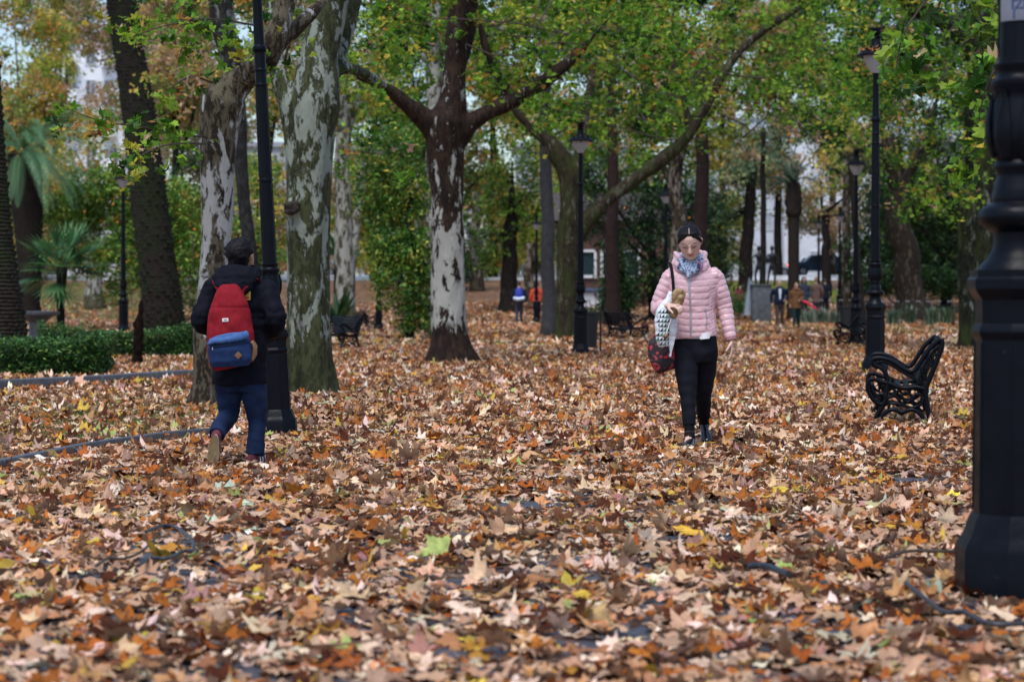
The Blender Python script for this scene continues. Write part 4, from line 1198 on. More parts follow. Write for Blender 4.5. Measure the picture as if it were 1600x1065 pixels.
# paper notice glued on the near post
def notice():
    g = G(1591, 937)
    r = empty('paper_notice', (g.x, g.y, P(1591, 36, g.y).z), 0, 'pale blue-white paper notice with handwriting, taped round the nearest lamp post', 'notice')
    R = .088; zs = (0, .40); V = []; Fq = []
    n = 18
    for sh in (R, R + .0015):
        for z in zs:
            for k in range(n):
                a = -PI / 2 + (-1.25 + 2.5 * k / (n - 1)); V.append((sh * math.cos(a), sh * math.sin(a), z))
    for k in range(n - 1): Fq.append((2 * n + k, 2 * n + k + 1, 3 * n + k + 1, 3 * n + k)); Fq.append((k + 1, k, n + k, n + k + 1))
    for k in range(n - 1): Fq.append((k, k + 1, 2 * n + k + 1, 2 * n + k))
    np_mesh('paper', V, [np.array(Fq)], [simple('paper', (.55, .62, .78), .7, 0, .06, 12, 0)], r)
    ink = simple('ink', (.03, .05, .14), .7, 0, .1, 9, 0)
    for (t, x, z, s) in (('JOGS', -.052, .083, .058), ('IZNPA:', -.060, .042, .052), ('1  31', -.060, .006, .048)):
        fc = bpy.data.curves.new('t', 'FONT'); fc.body = t; fc.size = s; fc.extrude = 0; fc.offset = .0012
        to = bpy.data.objects.new('t', fc); COL.objects.link(to)
        dg = bpy.context.evaluated_depsgraph_get(); dg.update()
        me = bpy.data.meshes.new_from_object(to.evaluated_get(dg)); bpy.data.objects.remove(to)
        me.name = 'lettering'; me.materials.clear(); me.materials.append(ink)
        for v in me.vertices:   # wrap the writing round the post
            a = -PI / 2 + (v.co.x + x) / (R + .003); zz = v.co.y + z; v.co = ((R + .003) * math.cos(a), (R + .003) * math.sin(a), zz)
        o = bpy.data.objects.new('lettering', me); COL.objects.link(o); o.parent = r
notice()

# ------------------------------------------------------------------ benches
def make_bench(loc, rz, label, sc=1.0):
    """cast-iron bench; the seat faces local -X, its length runs along local Y"""
    r = empty('park_bench', loc, rz, label, 'bench', 'ornate cast-iron benches', sc)
    I = M['iron']
    q = lambda X, Y: ((X - 430) / 977.0, (925 - Y) / 977.0)
    def frame(y0):
        b = MB()
        def t(pts, rad=.016, n=4, rr=None):
            pp = bez([(q(*p)[0], y0, q(*p)[1]) for p in pts], n)
            b.tube(pp, [rad * 1.2] * len(pp), 7)
        t([(172, 372), (185, 345), (240, 335), (330, 355), (420, 410), (490, 450), (545, 440), (600, 360), (665, 260), (730, 195), (775, 160)], .019)
        t([(200, 400), (250, 365), (330, 385), (430, 450), (520, 500), (600, 570)], .013)
        t([(172, 372), (200, 400), (260, 430), (300, 490), (310, 560), (300, 640), (290, 700)], .017)
        t([(775, 160), (780, 225), (745, 330), (700, 450), (655, 560), (640, 640), (655, 740), (685, 925)], .021)
        t([(685, 925), (660, 925), (620, 860), (560, 800), (500, 790), (430, 815), (370, 790), (320, 800), (260, 850), (195, 925)], .017)
        t([(195, 925), (215, 850), (260, 770), (300, 700), (290, 650)], .018)
        t([(200, 520), (150, 530), (138, 590), (160, 660), (205, 720), (260, 745), (290, 700), (270, 655), (235, 660)], .019)
        t([(175, 560), (180, 620), (215, 680), (250, 690)], .012)
        t([(200, 520), (260, 545), (330, 560), (400, 590), (470, 600), (560, 590), (645, 610)], .019)
        t([(300, 690), (370, 660), (420, 610), (480, 580), (545, 585)], .012)
        t([(300, 640), (350, 650), (400, 690), (440, 740), (520, 770), (600, 740), (630, 680)], .012)
        t([(320, 790), (330, 740), (400, 740), (470, 760), (540, 790)], .012)
        t([(430, 650), (480, 640), (520, 680), (490, 720), (450, 700), (430, 650)], .011)
        t([(540, 660), (590, 650), (610, 690), (570, 730), (530, 710), (540, 660)], .011)
        t([(330, 580), (370, 620), (350, 660), (315, 640)], .010)
        t([(560, 600), (600, 470), (660, 340), (740, 230)], .012)
        t([(590, 600), (640, 500), (640, 420), (600, 430), (620, 500), (650, 520)], .010)
        t([(640, 440), (700, 380), (690, 310), (650, 330), (670, 390), (710, 400)], .010)
        t([(690, 320), (745, 290), (740, 230), (705, 240)], .010)
        b.ball((q(430, 812)[0], y0, q(430, 812)[1]), (.035, .014, .03), 10, 6)
        b.build('end_frame', I, r, sharp=None)
    Lh = .72
    for y0 in (-Lh, Lh): frame(y0)
    s = MB()
    for k in range(7):
        x = -.27 + .082 * k; z = .375 - .012 * k + (-.03 if k == 0 else 0)
        s.box((x, 0, z), (.052, Lh * 2 - .02, .022), (0, .05, 0), bev=.005)
    s.build('seat', I, r)
    bk = MB()
    for k in range(6):
        t = k / 5; X = 590 + (760 - 590) * t ** .85; Y = 520 + (195 - 520) * t
        x, z = q(X, Y); bk.box((x, 0, z), (.02, Lh * 2 - .02, .048), (0, .42, 0), bev=.005)
    for k in range(12):   # cast scrollwork between the rails
        y = -Lh + .12 + k * (2 * Lh - .24) / 11
        x1, z1 = q(610, 500); x2, z2 = q(740, 230)
        bk.tube(bez([(x1, y - .04, z1), (x1 * .6 + x2 * .4, y + .05, z1 * .6 + z2 * .4), (x1 * .3 + x2 * .7, y - .05, z1 * .3 + z2 * .7), (x2, y + .03, z2)], 4), .010, 5)
    bk.build('backrest', I, r)
    st = MB(); st.tube([(0, -Lh, .13), (0, Lh, .13)], .012, 6); st.build('stretcher', I, r)
    return r
g = G(1430, 664)
bench0 = make_bench(g + Vector((0, .75, 0)), math.radians(-9.5), 'empty ornate black iron bench at right, seen from its end')
KEEP_OUT += [(g.x - .25, g.y, .05)]
copy_tree(bench0, G(981, 533) + Vector((0, .4, 0)), math.radians(180 + 20), 1.0, 'curly black iron bench between the middle lamp and the woman in pink')
copy_tree(bench0, G(524, 546) + Vector((-.05, .1, 0)), math.radians(35), .95, 'dark iron bench end showing right beside the fluted plane tree')
copy_tree(bench0, G(572, 515) + Vector((0, .3, 0)), math.radians(200), .85, 'small distant bench left of the far lamp beside the drooping tree')
copy_tree(bench0, G(1344, 544) + Vector((0, .4, 0)), math.radians(15), .95, 'dark bench half hidden behind the two right-hand lamp posts')

# ------------------------------------------------------------------ litter bins
def bin_(px, py, label):
    g = G(px, py); r = empty('litter_bin', g, 0, label, 'litter bin', 'round dark litter bins')
    b = MB(); b.lathe([(.19, .12), (.22, .80), (.235, .81), (.235, .85), (.20, .86), (.20, .60)], 20); b.build('bucket', M['iron_far'], r)
    s = MB(); s.tube([(.27, 0, -.05), (.27, 0, .95)], .022, 8); s.tube([(-.27, 0, -.05), (-.27, 0, .95)], .022, 8); s.tube([(-.27, 0, .7), (.27, 0, .7)], .012, 6); s.build('stand', M['iron_far'], r)
bin_(918, 552, 'dark litter bin half hidden behind the middle lamp base')
bin_(1322, 519, 'dark litter bin left of the paired right-hand lamps')

# ------------------------------------------------------------------ kerbs
def kerb(pts, h, w, label, px=True, dy=0):
    q = [G(*p) for p in pts] if px else [Vector(p) for p in pts]
    pp = []
    for a, b in zip(q, q[1:]):
        n = max(2, int((b - a).length / 1.0))
        for k in range(n): pp.append((a.lerp(b, k / n), a.lerp(b, (k + 1 - .02) / n)))
    mb = MB()
    for a, b in pp:
        d = b - a; L = d.length; c = (a + b) / 2; ang = math.atan2(d.y, d.x)
        mb.box((c.x, c.y, c.z + h / 2 - .05), (L, w, h + .1), (0, 0, ang), bev=.012)
    o = mb.build('kerb', M['stone'], None)
    tag(o, label, 'kerb', 'stone kerbs along the lawns')
for a_, b_ in (((-60, 749), (60, 723)), ((110, 713), (200, 699)), ((235, 694), (325, 683))):
    for k in range(26):
        q_ = G(a_[0] + (b_[0] - a_[0]) * k / 25, a_[1] + (b_[1] - a_[1]) * k / 25); KEEP_OUT.append((q_.x, q_.y - .04, .085))
kerb([(-120, 765), (0, 735), (140, 707), (262, 690), (335, 682)], .07, .07, 'thin dark stone kerb half buried in leaves, left foreground')
kerb([(-100, 618), (0, 610), (150, 602), (298, 592)], .13, .22, 'straight pale-topped kerb in front of the left hedge')
kerb([(545, 549), (700, 547), (845, 545), (1000, 533), (1120, 528)], .07, .12, 'low kerb of the lawn behind the centre plane tree')
kerb([(165, 573), (230, 573), (300, 572)], .05, .10, 'faint low kerb in front of the clipped hedge')

grass_patch('grass', (-9, 1.2), (50.5, 57), 15000, .07, 'green grass strip behind the centre plane tree', 1)
grass_patch('grass', (10, 22), (66, 84), 26000, .09, 'green grass around the right-hand lamp posts', 2)
grass_patch('grass', (-5.6, -2.8), (16.5, 24), 9000, .06, 'sparse grass among the leaves at left', 3)
grass_patch('grass', (-32, -13), (92, 118), 30000, .12, 'bright grass slope beyond the palms at left', 4, (.2, .3, .06))
grass_patch('grass', (11, 17), (100, 119), 12000, .14, 'bright lawn strip beyond the fountain', 5, (.3, .42, .06))

# ------------------------------------------------------------------ hedges
def hedge(x0, x1, Y, dep, h, n, seed, label, size=.07):
    rng = np.random.RandomState(seed)
    r = empty('hedge', ((x0 + x1) / 2, Y + dep / 2, 0), 0, label, 'hedge', 'low clipped hedges')
    hx = (x1 - x0) / 2
    u = rng.uniform(-1, 1, (n, 3)); ax = rng.randint(0, 3, n); sh = rng.uniform(0, 1, n) < .75
    for a in range(3):
        k = sh & (ax == a); u[k, a] = np.sign(u[k, a]) * rng.uniform(.82, 1.03, k.sum())
    pos = np.stack([u[:, 0] * hx, u[:, 1] * dep / 2, (u[:, 2] * .5 + .5) * h], 1)
    bmp_ = vnoise(pos + np.array([x0, 0, 0]), 2.2, seed)
    pos[:, 2] *= 1 + .42 * bmp_; pos[:, 1] -= np.where(u[:, 1] < 0, 1, 0) * .16 * bmp_; pos += rng.normal(0, .035, (n, 3))
    cols = palette(rng, n, [(6, (.03, .09, .025)), (4, (.07, .17, .04)), (1.5, (.16, .28, .06))], .25)
    scatter_leaves('foliage', pos, size * rng.uniform(.7, 1.5, n), rng.uniform(0, 6.3, n), rng.normal(.3, .8, n), rng.uniform(0, 6.3, n), cols, TLA, [M['leaf_dark']], r, rng)
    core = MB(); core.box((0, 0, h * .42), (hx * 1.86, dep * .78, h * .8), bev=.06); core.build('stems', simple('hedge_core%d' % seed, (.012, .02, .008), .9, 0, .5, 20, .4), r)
g1 = G(0, 590)
hedge(P(-80, 590, g1.y).x, P(150, 590, g1.y).x, g1.y, 1.3, .50, 26000, 1, 'thick dark hedge at the left edge around the palm base')
g2 = G(200, 560)
hedge(P(156, 560, g2.y).x, P(304, 560, g2.y).x, g2.y, .9, .50, 15000, 2, 'lower clipped hedge between the dark stump and the elbowed plane tree')
hedge(P(60, 540, 47).x, P(170, 540, 47).x, 47, 1.0, .45, 9000, 3, 'rounded hedge at the foot of the small fan palm', .07)

# dark stump
def stump():
    g = G(216, 571); r = empty('tree_stump', g, 0, 'thin dark reddish stump standing alone before the clipped hedge', 'stump')
    mb = MB(); rng = np.random.RandomState(2)
    mb.tube(bez([(0, 0, -.1), (.0, 0, .3), (.01, 0, .6), (.0, 0, .72), (.05, .0, .85), (.07, 0, 1.12)], 4), lerp_list([.10, .085, .098, .08, .05, .040], 4), 12, jit=.12, rng=rng)
    mb.tube([(-.03, 0, .55), (-.07, 0, .74)], [.06, .035], 8)
    fuse(mb, .02, 'trunk', simple('stump_wood', (.012, .007, .006), .9, 0, .5, 14, .6, .05, .04), r, lambda V, N: vnoise(V, 12, 3) * .03)
stump()
# stone basin
def basin():
    g = GD(58, 56); r = empty('stone_basin', g, 0, 'grey stone basin with a wide wet rim behind the left hedge', 'basin')
    b = MB(); b.lathe([(.30, -.1), (.30, .12), (.22, .18), (.22, .5), (.36, .62), (.42, .66)], 20); b.build('pedestal', M['stone'], r)
    b = MB(); b.lathe([(.40, .64), (.56, .70), (.58, .74), (.58, .79), (.50, .80), (.42, .74)], 28); b.build('rim', M['stone'], r)
basin()

# hoses and twigs on the litter
def hose(pts, rad, mat, name, label, cat, h=.08):
    q = [G(a, b) + Vector((0, 0, h)) for a, b in pts]
    mb = MB(); mb.tube(bez(q, 7), rad, 8)
    tag(mb.build(name, mat, None), label, cat)
hm = simple('grey_hose', (.022, .024, .034), .4, 0, .3, 10, .1)
hose([(150, 925), (170, 912), (195, 903), (222, 890), (243, 872)], .006, M['twig'], 'twig', 'thin twig leading into the curled dark branch, left foreground', 'twig')
hose([(215, 918), (235, 912), (262, 908), (287, 902), (300, 892), (303, 880), (298, 870), (286, 862), (270, 857), (252, 855), (228, 858)], .008, hm, 'curled_hose', 'grey hose curled in a hook on the leaves, left foreground', 'hose')
hose([(1415, 945), (1432, 962), (1452, 982), (1475, 996), (1505, 1008), (1545, 1015), (1610, 1022)], .009, simple('dark_branch', (.03, .03, .04), .5), 'fallen_branch', 'dark curved branch lying in front of the nearest lamp post', 'branch')
hose([(1168, 918), (1195, 926), (1232, 931)], .014, simple('dark_pipe', (.02, .025, .035), .4), 'pipe_piece', 'short dark pipe piece beside a yellow leaf, lower right', 'pipe')
hose([(1380, 908), (1420, 900), (1470, 897), (1500, 899)], .007, M['twig'], 'twig', 'thin straight twig reaching to the foot of the nearest lamp', 'twig')

# ------------------------------------------------------------------ low iron fence and strappy plants
def fence(px0, px1, Y, n, label, h=.95):
    a, b = GD(px0, Y), GD(px1, Y); r = empty('iron_fence', (a + b) / 2, 0, label, 'fence', 'low black hoop fences'); d = (b - a) / n
    p = MB(); t_ = MB(); rl = MB()
    o = a - r.location
    for k in range(n):
        q = o + d * k
        p.tube(bez([q + d * .5, q + d * .42 + Vector((0, 0, h * .4)), q + d * .12 + Vector((0, 0, h))], 4), .020, 6)
        p.tube(bez([q + d * .5, q + d * .58 + Vector((0, 0, h * .4)), q + d * .88 + Vector((0, 0, h))], 4), .020, 6)
        for u in (.12, .88): t_.ball(q + d * u + Vector((0, 0, h + .02)), (.026, .026, .045), 6, 5)
    rl.tube([o, o + d * n], .018, 5); rl.tube([o + Vector((0, 0, h * .62)), o + d * n + Vector((0, 0, h * .62))], .014, 5)
    p.build('hoops', M['iron_far'], r); t_.build('finials', simple('pale_paint%d' % n, (.26, .28, .31), .5), r); rl.build('rail', M['iron_far'], r)
fence(1252, 1345, 89, 6, 'black hoop fence left of the paired lamp posts')
fence(1385, 1500, 87, 7, 'black hoop fence with pale tips under the dark evergreens at right')
fence(905, 990, 90, 6, 'black hoop fence before the brick house')
def strap_plant(px, Y, h, n, seed, label, col):
    g = GD(px, Y); r = empty('strap_leaf_plant', g, 0, label, 'plant', 'strappy plants along the fence'); rng = np.random.RandomState(seed)
    V = []; T = []
    for k in range(n):
        a = rng.uniform(0, 6.3); L = h * rng.uniform(.6, 1.15); o = Vector((rng.normal(0, .12), rng.normal(0, .12), 0)); s = Vector((-math.sin(a), math.cos(a), 0)) * .018
        out = Vector((math.cos(a), math.sin(a), 0)) * L * rng.uniform(.25, .6)
        p1 = o + out * .35 + Vector((0, 0, L * .7)); p2 = o + out + Vector((0, 0, L * rng.uniform(.6, .95)))
        m = len(V); V += [o - s, o + s, p1 + s, p1 - s, p2]; T += [(m, m + 1, m + 2), (m, m + 2, m + 3), (m + 3, m + 2, m + 4)]
    tag(np_mesh('leaves', [tuple(v) for v in V], [np.array(T)], [M['frond']], r, np.tile(np.array(col), (len(V), 1))), None)
for k, (px, Y, h) in enumerate(((1262, 87, .75), (1283, 88, .8), (1305, 87, .7), (1326, 88, .8), (1395, 86, .8), (1420, 88, .9), (1455, 86, .85), (1480, 87, .9), (915, 89, .8), (935, 89, .7))):
    strap_plant(px, Y, h, 130, k, 'grey-green strappy clump, number %d from the left' % (k + 1) if False else
                ['grey-green strappy clump right behind the strolling couple', 'strappy clump below the woman with umbrella\'s right', 'strappy clump below the farthest lamp', 'strappy clump left of the round litter bin', 'strappy clump just right of the tall right lamp',
                 'strappy clump at the left root of the stout plane tree', 'strappy clump right of the stout plane tree', 'strappy clump beside the dark mossy trunk', 'strappy clump touching the middle lamp base', 'strappy clump before the house garage'][k], [(.16, .22, .16), (.10, .16, .09)][k > 3])

# ------------------------------------------------------------------ fountain with two bronze figures
def fountain():
    Y = 90; g = GD(1189, Y); r = empty('fountain_statue', g, 0, 'two thin dark bronze figures on a grey pedestal with rising spray', 'statue')
    b = MB(); b.box((0, 0, .78), (.80, .80, 1.56), bev=.02); b.box((0, 0, 1.585), (.9, .9, .06), bev=.015); b.build('pedestal', simple('mossy_stone', (.07, .08, .09), .7, 0, .4, 5, .3), r)
    br = simple('dark_bronze', (.010, .012, .014), .5, .3, .3, 9)
    def fig(x, s, nm):
        m = MB(); z0 = 1.55; q = lambda a, z: (x + a * s, 0, z0 + z)
        m.tube([q(-.10, 0), q(-.14, .45), q(-.05, .85)], [.05, .055, .08], 7); m.tube([q(.20, 0), q(.14, .45), q(.05, .85)], [.05, .055, .08], 7)
        m.tube([q(0, .80), q(.0, 1.0), q(0, 1.25), q(0, 1.42)], [.10, .07, .13, .05], 8)
        m.tube([q(-.12, 1.33), q(-.30, 1.12), q(-.14, .93)], [.045, .038, .03], 6); m.tube([q(.12, 1.33), q(.30, 1.12), q(.14, .93)], [.045, .038, .03], 6)
        m.tube([q(0, 1.38), q(0, 1.5)], .045, 6); m.ball(q(0, 1.58), (.09, .1, .12), 8, 6)
        fuse(m, .03, 'figure', br, r)
    fig(-.10, 1, 'l'); fig(.46, -1, 'r')
    sp = MB(); rng = np.random.RandomState(6)
    wm, nt, bb, out = new_mat('water_spray'); bb.inputs['Base Color'].default_value = (.6, .7, .85, 1); bb.inputs['Roughness'].default_value = .3; bb.inputs['Alpha'].default_value = .3
    for k in range(90):
        a = rng.uniform(0, 6.3); R = rng.uniform(.1, .5); H = rng.uniform(.9, 2.0)
        sp.tube([(-.3 + math.cos(a) * .05, .5 + math.sin(a) * .05, .6), (-.3 + math.cos(a) * R * .5, .5 + math.sin(a) * R * .4, H), (-.3 + math.cos(a) * R, .5 + math.sin(a) * R * .8, .3)], [.008, .010, .012], 4)
    s = sp.build('water_jets', wm, r)
fountain()

# ------------------------------------------------------------------ buildings
def building(px0, px1, Y, h, dep, wall, label, floors, cols, name='apartment_building', wc=(.10, .13, .18), base=0, balc=False, roof=None):
    a, b = GD(px0, Y), GD(px1, Y); g = Vector(((a.x + b.x) / 2, Y, float(gz(0, Y)))); W = b.x - a.x
    r = empty(name, g, 0, label, 'building')
    wm = simple(name + str(px0), wall, .8, 0, .12, .6, .1)
    m = MB(); m.box((0, dep / 2, h / 2 - .3), (W, dep, h + .6)); m.build('wall', wm, r)
    gm = simple('pane' + str(px0), wc, .12, 0, .2, 1, 0, .8); fm_ = simple('frame' + str(px0), (.6, .62, .64), .6, 0, .05, 3, 0)
    fh = (h - base) / floors; cw = W / cols
    for i in range(floors):
        for j in range(cols):
            x = -W / 2 + cw * (j + .5); z = base + fh * (i + .5)
            f = MB(); ww, wh = min(1.5, cw * .5), min(1.6, fh * .55)
            for (cx, cz, sx, sz) in ((0, wh / 2, ww + .12, .08), (0, -wh / 2, ww + .2, .10), (-ww / 2, 0, .08, wh - .09), (ww / 2, 0, .08, wh - .09), (0, 0, .05, wh - .09)):
                f.box((x + cx, -.03, z + cz), (sx, .10, sz))
            fo = f.build('window', fm_, r, smooth=False)
            p = MB(); p.box((x, -.006, z), (ww - .06, .03, wh - .08)); p.build('pane', gm, fo, smooth=False)
            if balc and j % 2 == 0:
                q = MB(); q.box((x, -.5, z - wh / 2 - .2), (cw * .85, 1.0, .14)); q.box((x, -.98, z - wh / 2 + .3), (cw * .85, .05, .85)); q.build('balcony', wm, r, smooth=False)
    c = MB(); c.box((0, dep / 2, h + .2), (W + .5, dep + .5, .4)); c.build('cornice', wm, r, smooth=False)
    if roof:
        q = MB(); q.add([(-W / 2 - .4, -.4, h + .4), (W / 2 + .4, -.4, h + .4), (W / 2 + .4, dep + .4, h + .4), (-W / 2 - .4, dep + .4, h + .4), (-W / 4, dep / 2, h + 3), (W / 4, dep / 2, h + 3)],
                        [(0, 1, 5, 4), (1, 2, 5), (2, 3, 4, 5), (3, 0, 4), (3, 2, 1, 0)]); q.build('roof', simple('roof_tiles' + str(px0), roof, .8, 0, .3, 4, .3), r, smooth=False)
    return r
building(100, 215, 168, 19, 14, (.78, .80, .84), 'white apartment block showing between the date palm and the leaning palm', 7, 4, balc=True)
building(-170, 60, 180, 13, 14, (.32, .30, .29), 'greyish block behind the feathery date palm', 6, 5)
building(330, 470, 176, 11, 12, (.34, .36, .40), 'bluish office block glimpsed left of the fluted plane tree', 4, 5)
building(560, 720, 182, 12, 12, (.34, .36, .40), 'pale block far behind the drooping tree', 6, 5)
building(722, 800, 160, 4.9, 9, (.72, .66, .62), 'pale house with an orange tiled roof right of the centre plane tree', 2, 3, name='house', roof=(.40, .17, .10))
building(805, 1010, 190, 12, 12, (.34, .36, .40), 'grey-blue block far behind the middle lamp', 6, 6)
building(1060, 1215, 196, 15, 12, (.55, .60, .67), 'pale blue-grey block behind the fountain figures', 4, 5, wc=(.4, .46, .54))
building(1225, 1420, 188, 15, 12, (.62, .66, .72), 'light block above the parked cars', 4, 6, wc=(.4, .45, .52))
building(1440, 1680, 184, 12, 12, (.3, .3, .3), 'block hidden behind the right-hand evergreens', 5, 6)
def brick_house():
    Y = 101; a, b = GD(872, Y), GD(1060, Y); g = Vector(((a.x + b.x) / 2, Y, float(gz(0, Y)) - .1)); W = b.x - a.x
    r = empty('brick_house', g, 0, 'small brick house with white window and white door behind the cypress', 'house')
    bm, nt, bb, out = new_mat('brick'); bt = nd(nt, "ShaderNodeTexBrick"); bt.inputs['Scale'].default_value = 6
    bt.inputs['Color1'].default_value = (.13, .05, .035, 1); bt.inputs['Color2'].default_value = (.09, .035, .028, 1); bt.inputs['Mortar'].default_value = (.12, .10, .09, 1)
    tc = nd(nt, "ShaderNodeTexCoord"); mp = nd(nt, "ShaderNodeMapping"); mp.inputs['Rotation'].default_value = (PI / 2, 0, 0); nt.links.new(tc.outputs['Object'], mp.inputs[0]); nt.links.new(mp.outputs[0], bt.inputs[0]); nt.links.new(bt.outputs[0], bb.inputs['Base Color']); bb.inputs['Roughness'].default_value = .85
    m = MB(); m.box((0, 2, 2.1), (W, 4, 4.2)); m.build('wall', bm, r, smooth=False)
    wh = simple('white_paint_house', (.68, .70, .74), .5, 0, .05, 3, 0)
    xx = lambda px: P(px, 465, Y).x - g.x
    zz = lambda py: P(900, py, Y).z - g.z
    m = MB(); m.box(((xx(895) + xx(955)) / 2, -.05, (zz(486) + zz(457)) / 2), (xx(955) - xx(895), .12, zz(457) - zz(486))); m.build('garage_door', wh, r, smooth=False)
    m = MB(); m.box(((xx(893) + xx(957)) / 2, -.12, zz(453)), (xx(957) - xx(893), .3, .16), bev=.02); m.build('tile_strip', simple('slate_strip', (.08, .11, .2), .5), r)
    for x0, x1 in ((905, 932), (938, 962), (975, 1000)):
        f = MB(); cx = (xx(x0) + xx(x1)) / 2; w_ = xx(x1) - xx(x0); z0, z1 = zz(432), zz(392)
        for (dx, dz, sx, sz) in ((0, 0, w_, .14), (0, z1 - z0, w_, .12)): f.box((cx + dx, -.05, z0 + dz), (sx, .14, sz))
        for sx in (-1, 1): f.box((cx + sx * (w_ / 2 - .06), -.05, (z0 + z1) / 2), (.12, .14, z1 - z0 - .14))
        fo = f.build('window', wh, r, smooth=False); p = MB(); p.box((cx, -.01, (z0 + z1) / 2), (w_ - .24, .03, z1 - z0 - .13)); p.build('pane', simple('pane_h%d' % x0, (.02, .04, .05), .15), fo, smooth=False)
    rf = MB(); rf.add([(-W / 2 - .3, -.5, 4.2), (W / 2 + .3, -.5, 4.2), (W / 2 + .3, 4.5, 4.2), (-W / 2 - .3, 4.5, 4.2), (-W / 2 - .3, 2, 5.6), (W / 2 + .3, 2, 5.6)], [(0, 1, 5, 4), (2, 3, 4, 5), (1, 2, 5), (3, 0, 4), (3, 2, 1, 0)]); rf.build('roof', simple('roof_house', (.05, .04, .04), .8), r, smooth=False)
brick_house()

# ------------------------------------------------------------------ cars in the street
def car(px, Y, paint, label, flip=1, van=False, tail=True):
    g = GD(px, Y); r = empty('parked_car', g + Vector((0, 0, .02)), 0 if flip > 0 else PI, label, 'car', 'cars along the street')
    pm = simple('paint_' + label[:12].replace(' ', '_'), paint, .25, .2, .05, 2, 0)
    gl = bpy.data.materials.get('car_glass') or simple('car_glass', (.02, .03, .04), .08, 0, .1, 2, 0)
    prof = [(-2.1, .35), (-2.15, .75), (-2.0, .88), (-1.2, .95), (-.75, 1.38), (.7, 1.45), (1.35, 1.02), (2.0, .98), (2.12, .8), (2.12, .35)] if not van else \
           [(-2.4, .35), (-2.45, .9), (-1.9, 1.1), (-1.5, 1.9), (2.2, 1.95), (2.35, 1.7), (2.35, .35)]
    n = len(prof); V = []; Fs = []
    for (y, k) in ((-.86, 1), (-.80, 1.02), (.80, 1.02), (.86, 1)):
        for x, z in prof: V.append((x * (1 if abs(y) < .85 else .985), y * (1 if z < 1 else .86), z if abs(y) < .85 else z * .97 + .01))
    for i in range(3):
        for j in range(n): Fs.append((i * n + j, i * n + (j + 1) % n, (i + 1) * n + (j + 1) % n, (i + 1) * n + j))
    Fs.append(tuple(range(n - 1, -1, -1))); Fs.append(tuple(range(3 * n, 4 * n)))
    b = MB(); b.add(V, Fs); b.build('body', pm, r, sharp=30)
    for sy in (-1, 1):
        w = MB()
        for (x0, x1) in ((-.95, -.05), (.02, 1.0)) if not van else ((-1.6, -.5),):
            zt = 1.34 if not van else 1.8; zb = .98 if not van else 1.15
            s0 = .28 if x0 < -.5 else 0; s1 = .32 if x1 > .5 and not van else 0
            w.add([(x0, sy * .80, zb), (x1 + .1 * (s1 > 0), sy * .80, zb), (x1 - s1, sy * .76, zt), (x0 + s0, sy * .76, zt), (x0, sy * .72, zb), (x1, sy * .72, zb), (x1 - s1, sy * .7, zt), (x0 + s0, sy * .7, zt)],
                  [(0, 1, 2, 3), (7, 6, 5, 4), (0, 4, 5, 1), (1, 5, 6, 2), (2, 6, 7, 3), (3, 7, 4, 0)])
        for v in range(len(w.v)): w.v[v] = (w.v[v][0], w.v[v][1] * 1.07, w.v[v][2])
        w.build('side_window', gl, r, smooth=False)
        for x in (-1.35, 1.35):
            t = MB(); t.tube([(x, sy * .70, .33), (x, sy * .88, .33)], .33, 18); wo_ = t.build('wheel', bpy.data.materials.get('tyre') or simple('tyre', (.015, .015, .016), .8), r)
            h = MB(); h.tube([(x, sy * .86, .33), (x, sy * .895, .33)], .19, 12); h.build('rim', bpy.data.materials.get('rim') or simple('rim', (.4, .41, .43), .3, .6), wo_)
    if tail:
        tm = bpy.data.materials.get('tail_light')
        if tm is None:
            tm, nt, bb, out = new_mat('tail_light'); bb.inputs['Base Color'].default_value = (.7, .02, .02, 1); bb.inputs['Emission Color'].default_value = (1, .03, .02, 1); bb.inputs['Emission Strength'].default_value = 6
        for sy in (-1, 1):
            q = MB(); q.box((-2.12 if not van else -2.44, sy * .66, .76), (.10, .26, .16), bev=.02); q.build('tail_light', tm, r)
car(1284, 141, (.03, .05, .09), 'dark blue car parked below the farthest lamp', 1)
car(1268, 150, (.60, .64, .70), 'white car with a red tail light beside the shaggy palm', 1)
car(1192, 148, (.55, .60, .68), 'silver car behind the fountain figures', -1, tail=False)
car(432, 142, (.45, .03, .03), 'red car glimpsed between the left lamp post and the fluted plane', 1, tail=False)
car(548, 146, (.5, .54, .6), 'pale car right of the fluted plane tree', -1, tail=False)
car(740, 143, (.08, .12, .22), 'blue car right of the centre plane tree', 1, tail=False)
car(1135, 146, (.62, .64, .66), 'white van left of the fountain', 1, True, False)
# ------------------------------------------------------------------ people
SKIN = vcol_mat('skin', .5, 0, .35, .06, 30, sss=.08)
def cloth(name, c, rough=.75, scale=160, b=.25, var=.18):
    return simple(name, c, rough, 0, var, scale * .1, b, .10, .003)

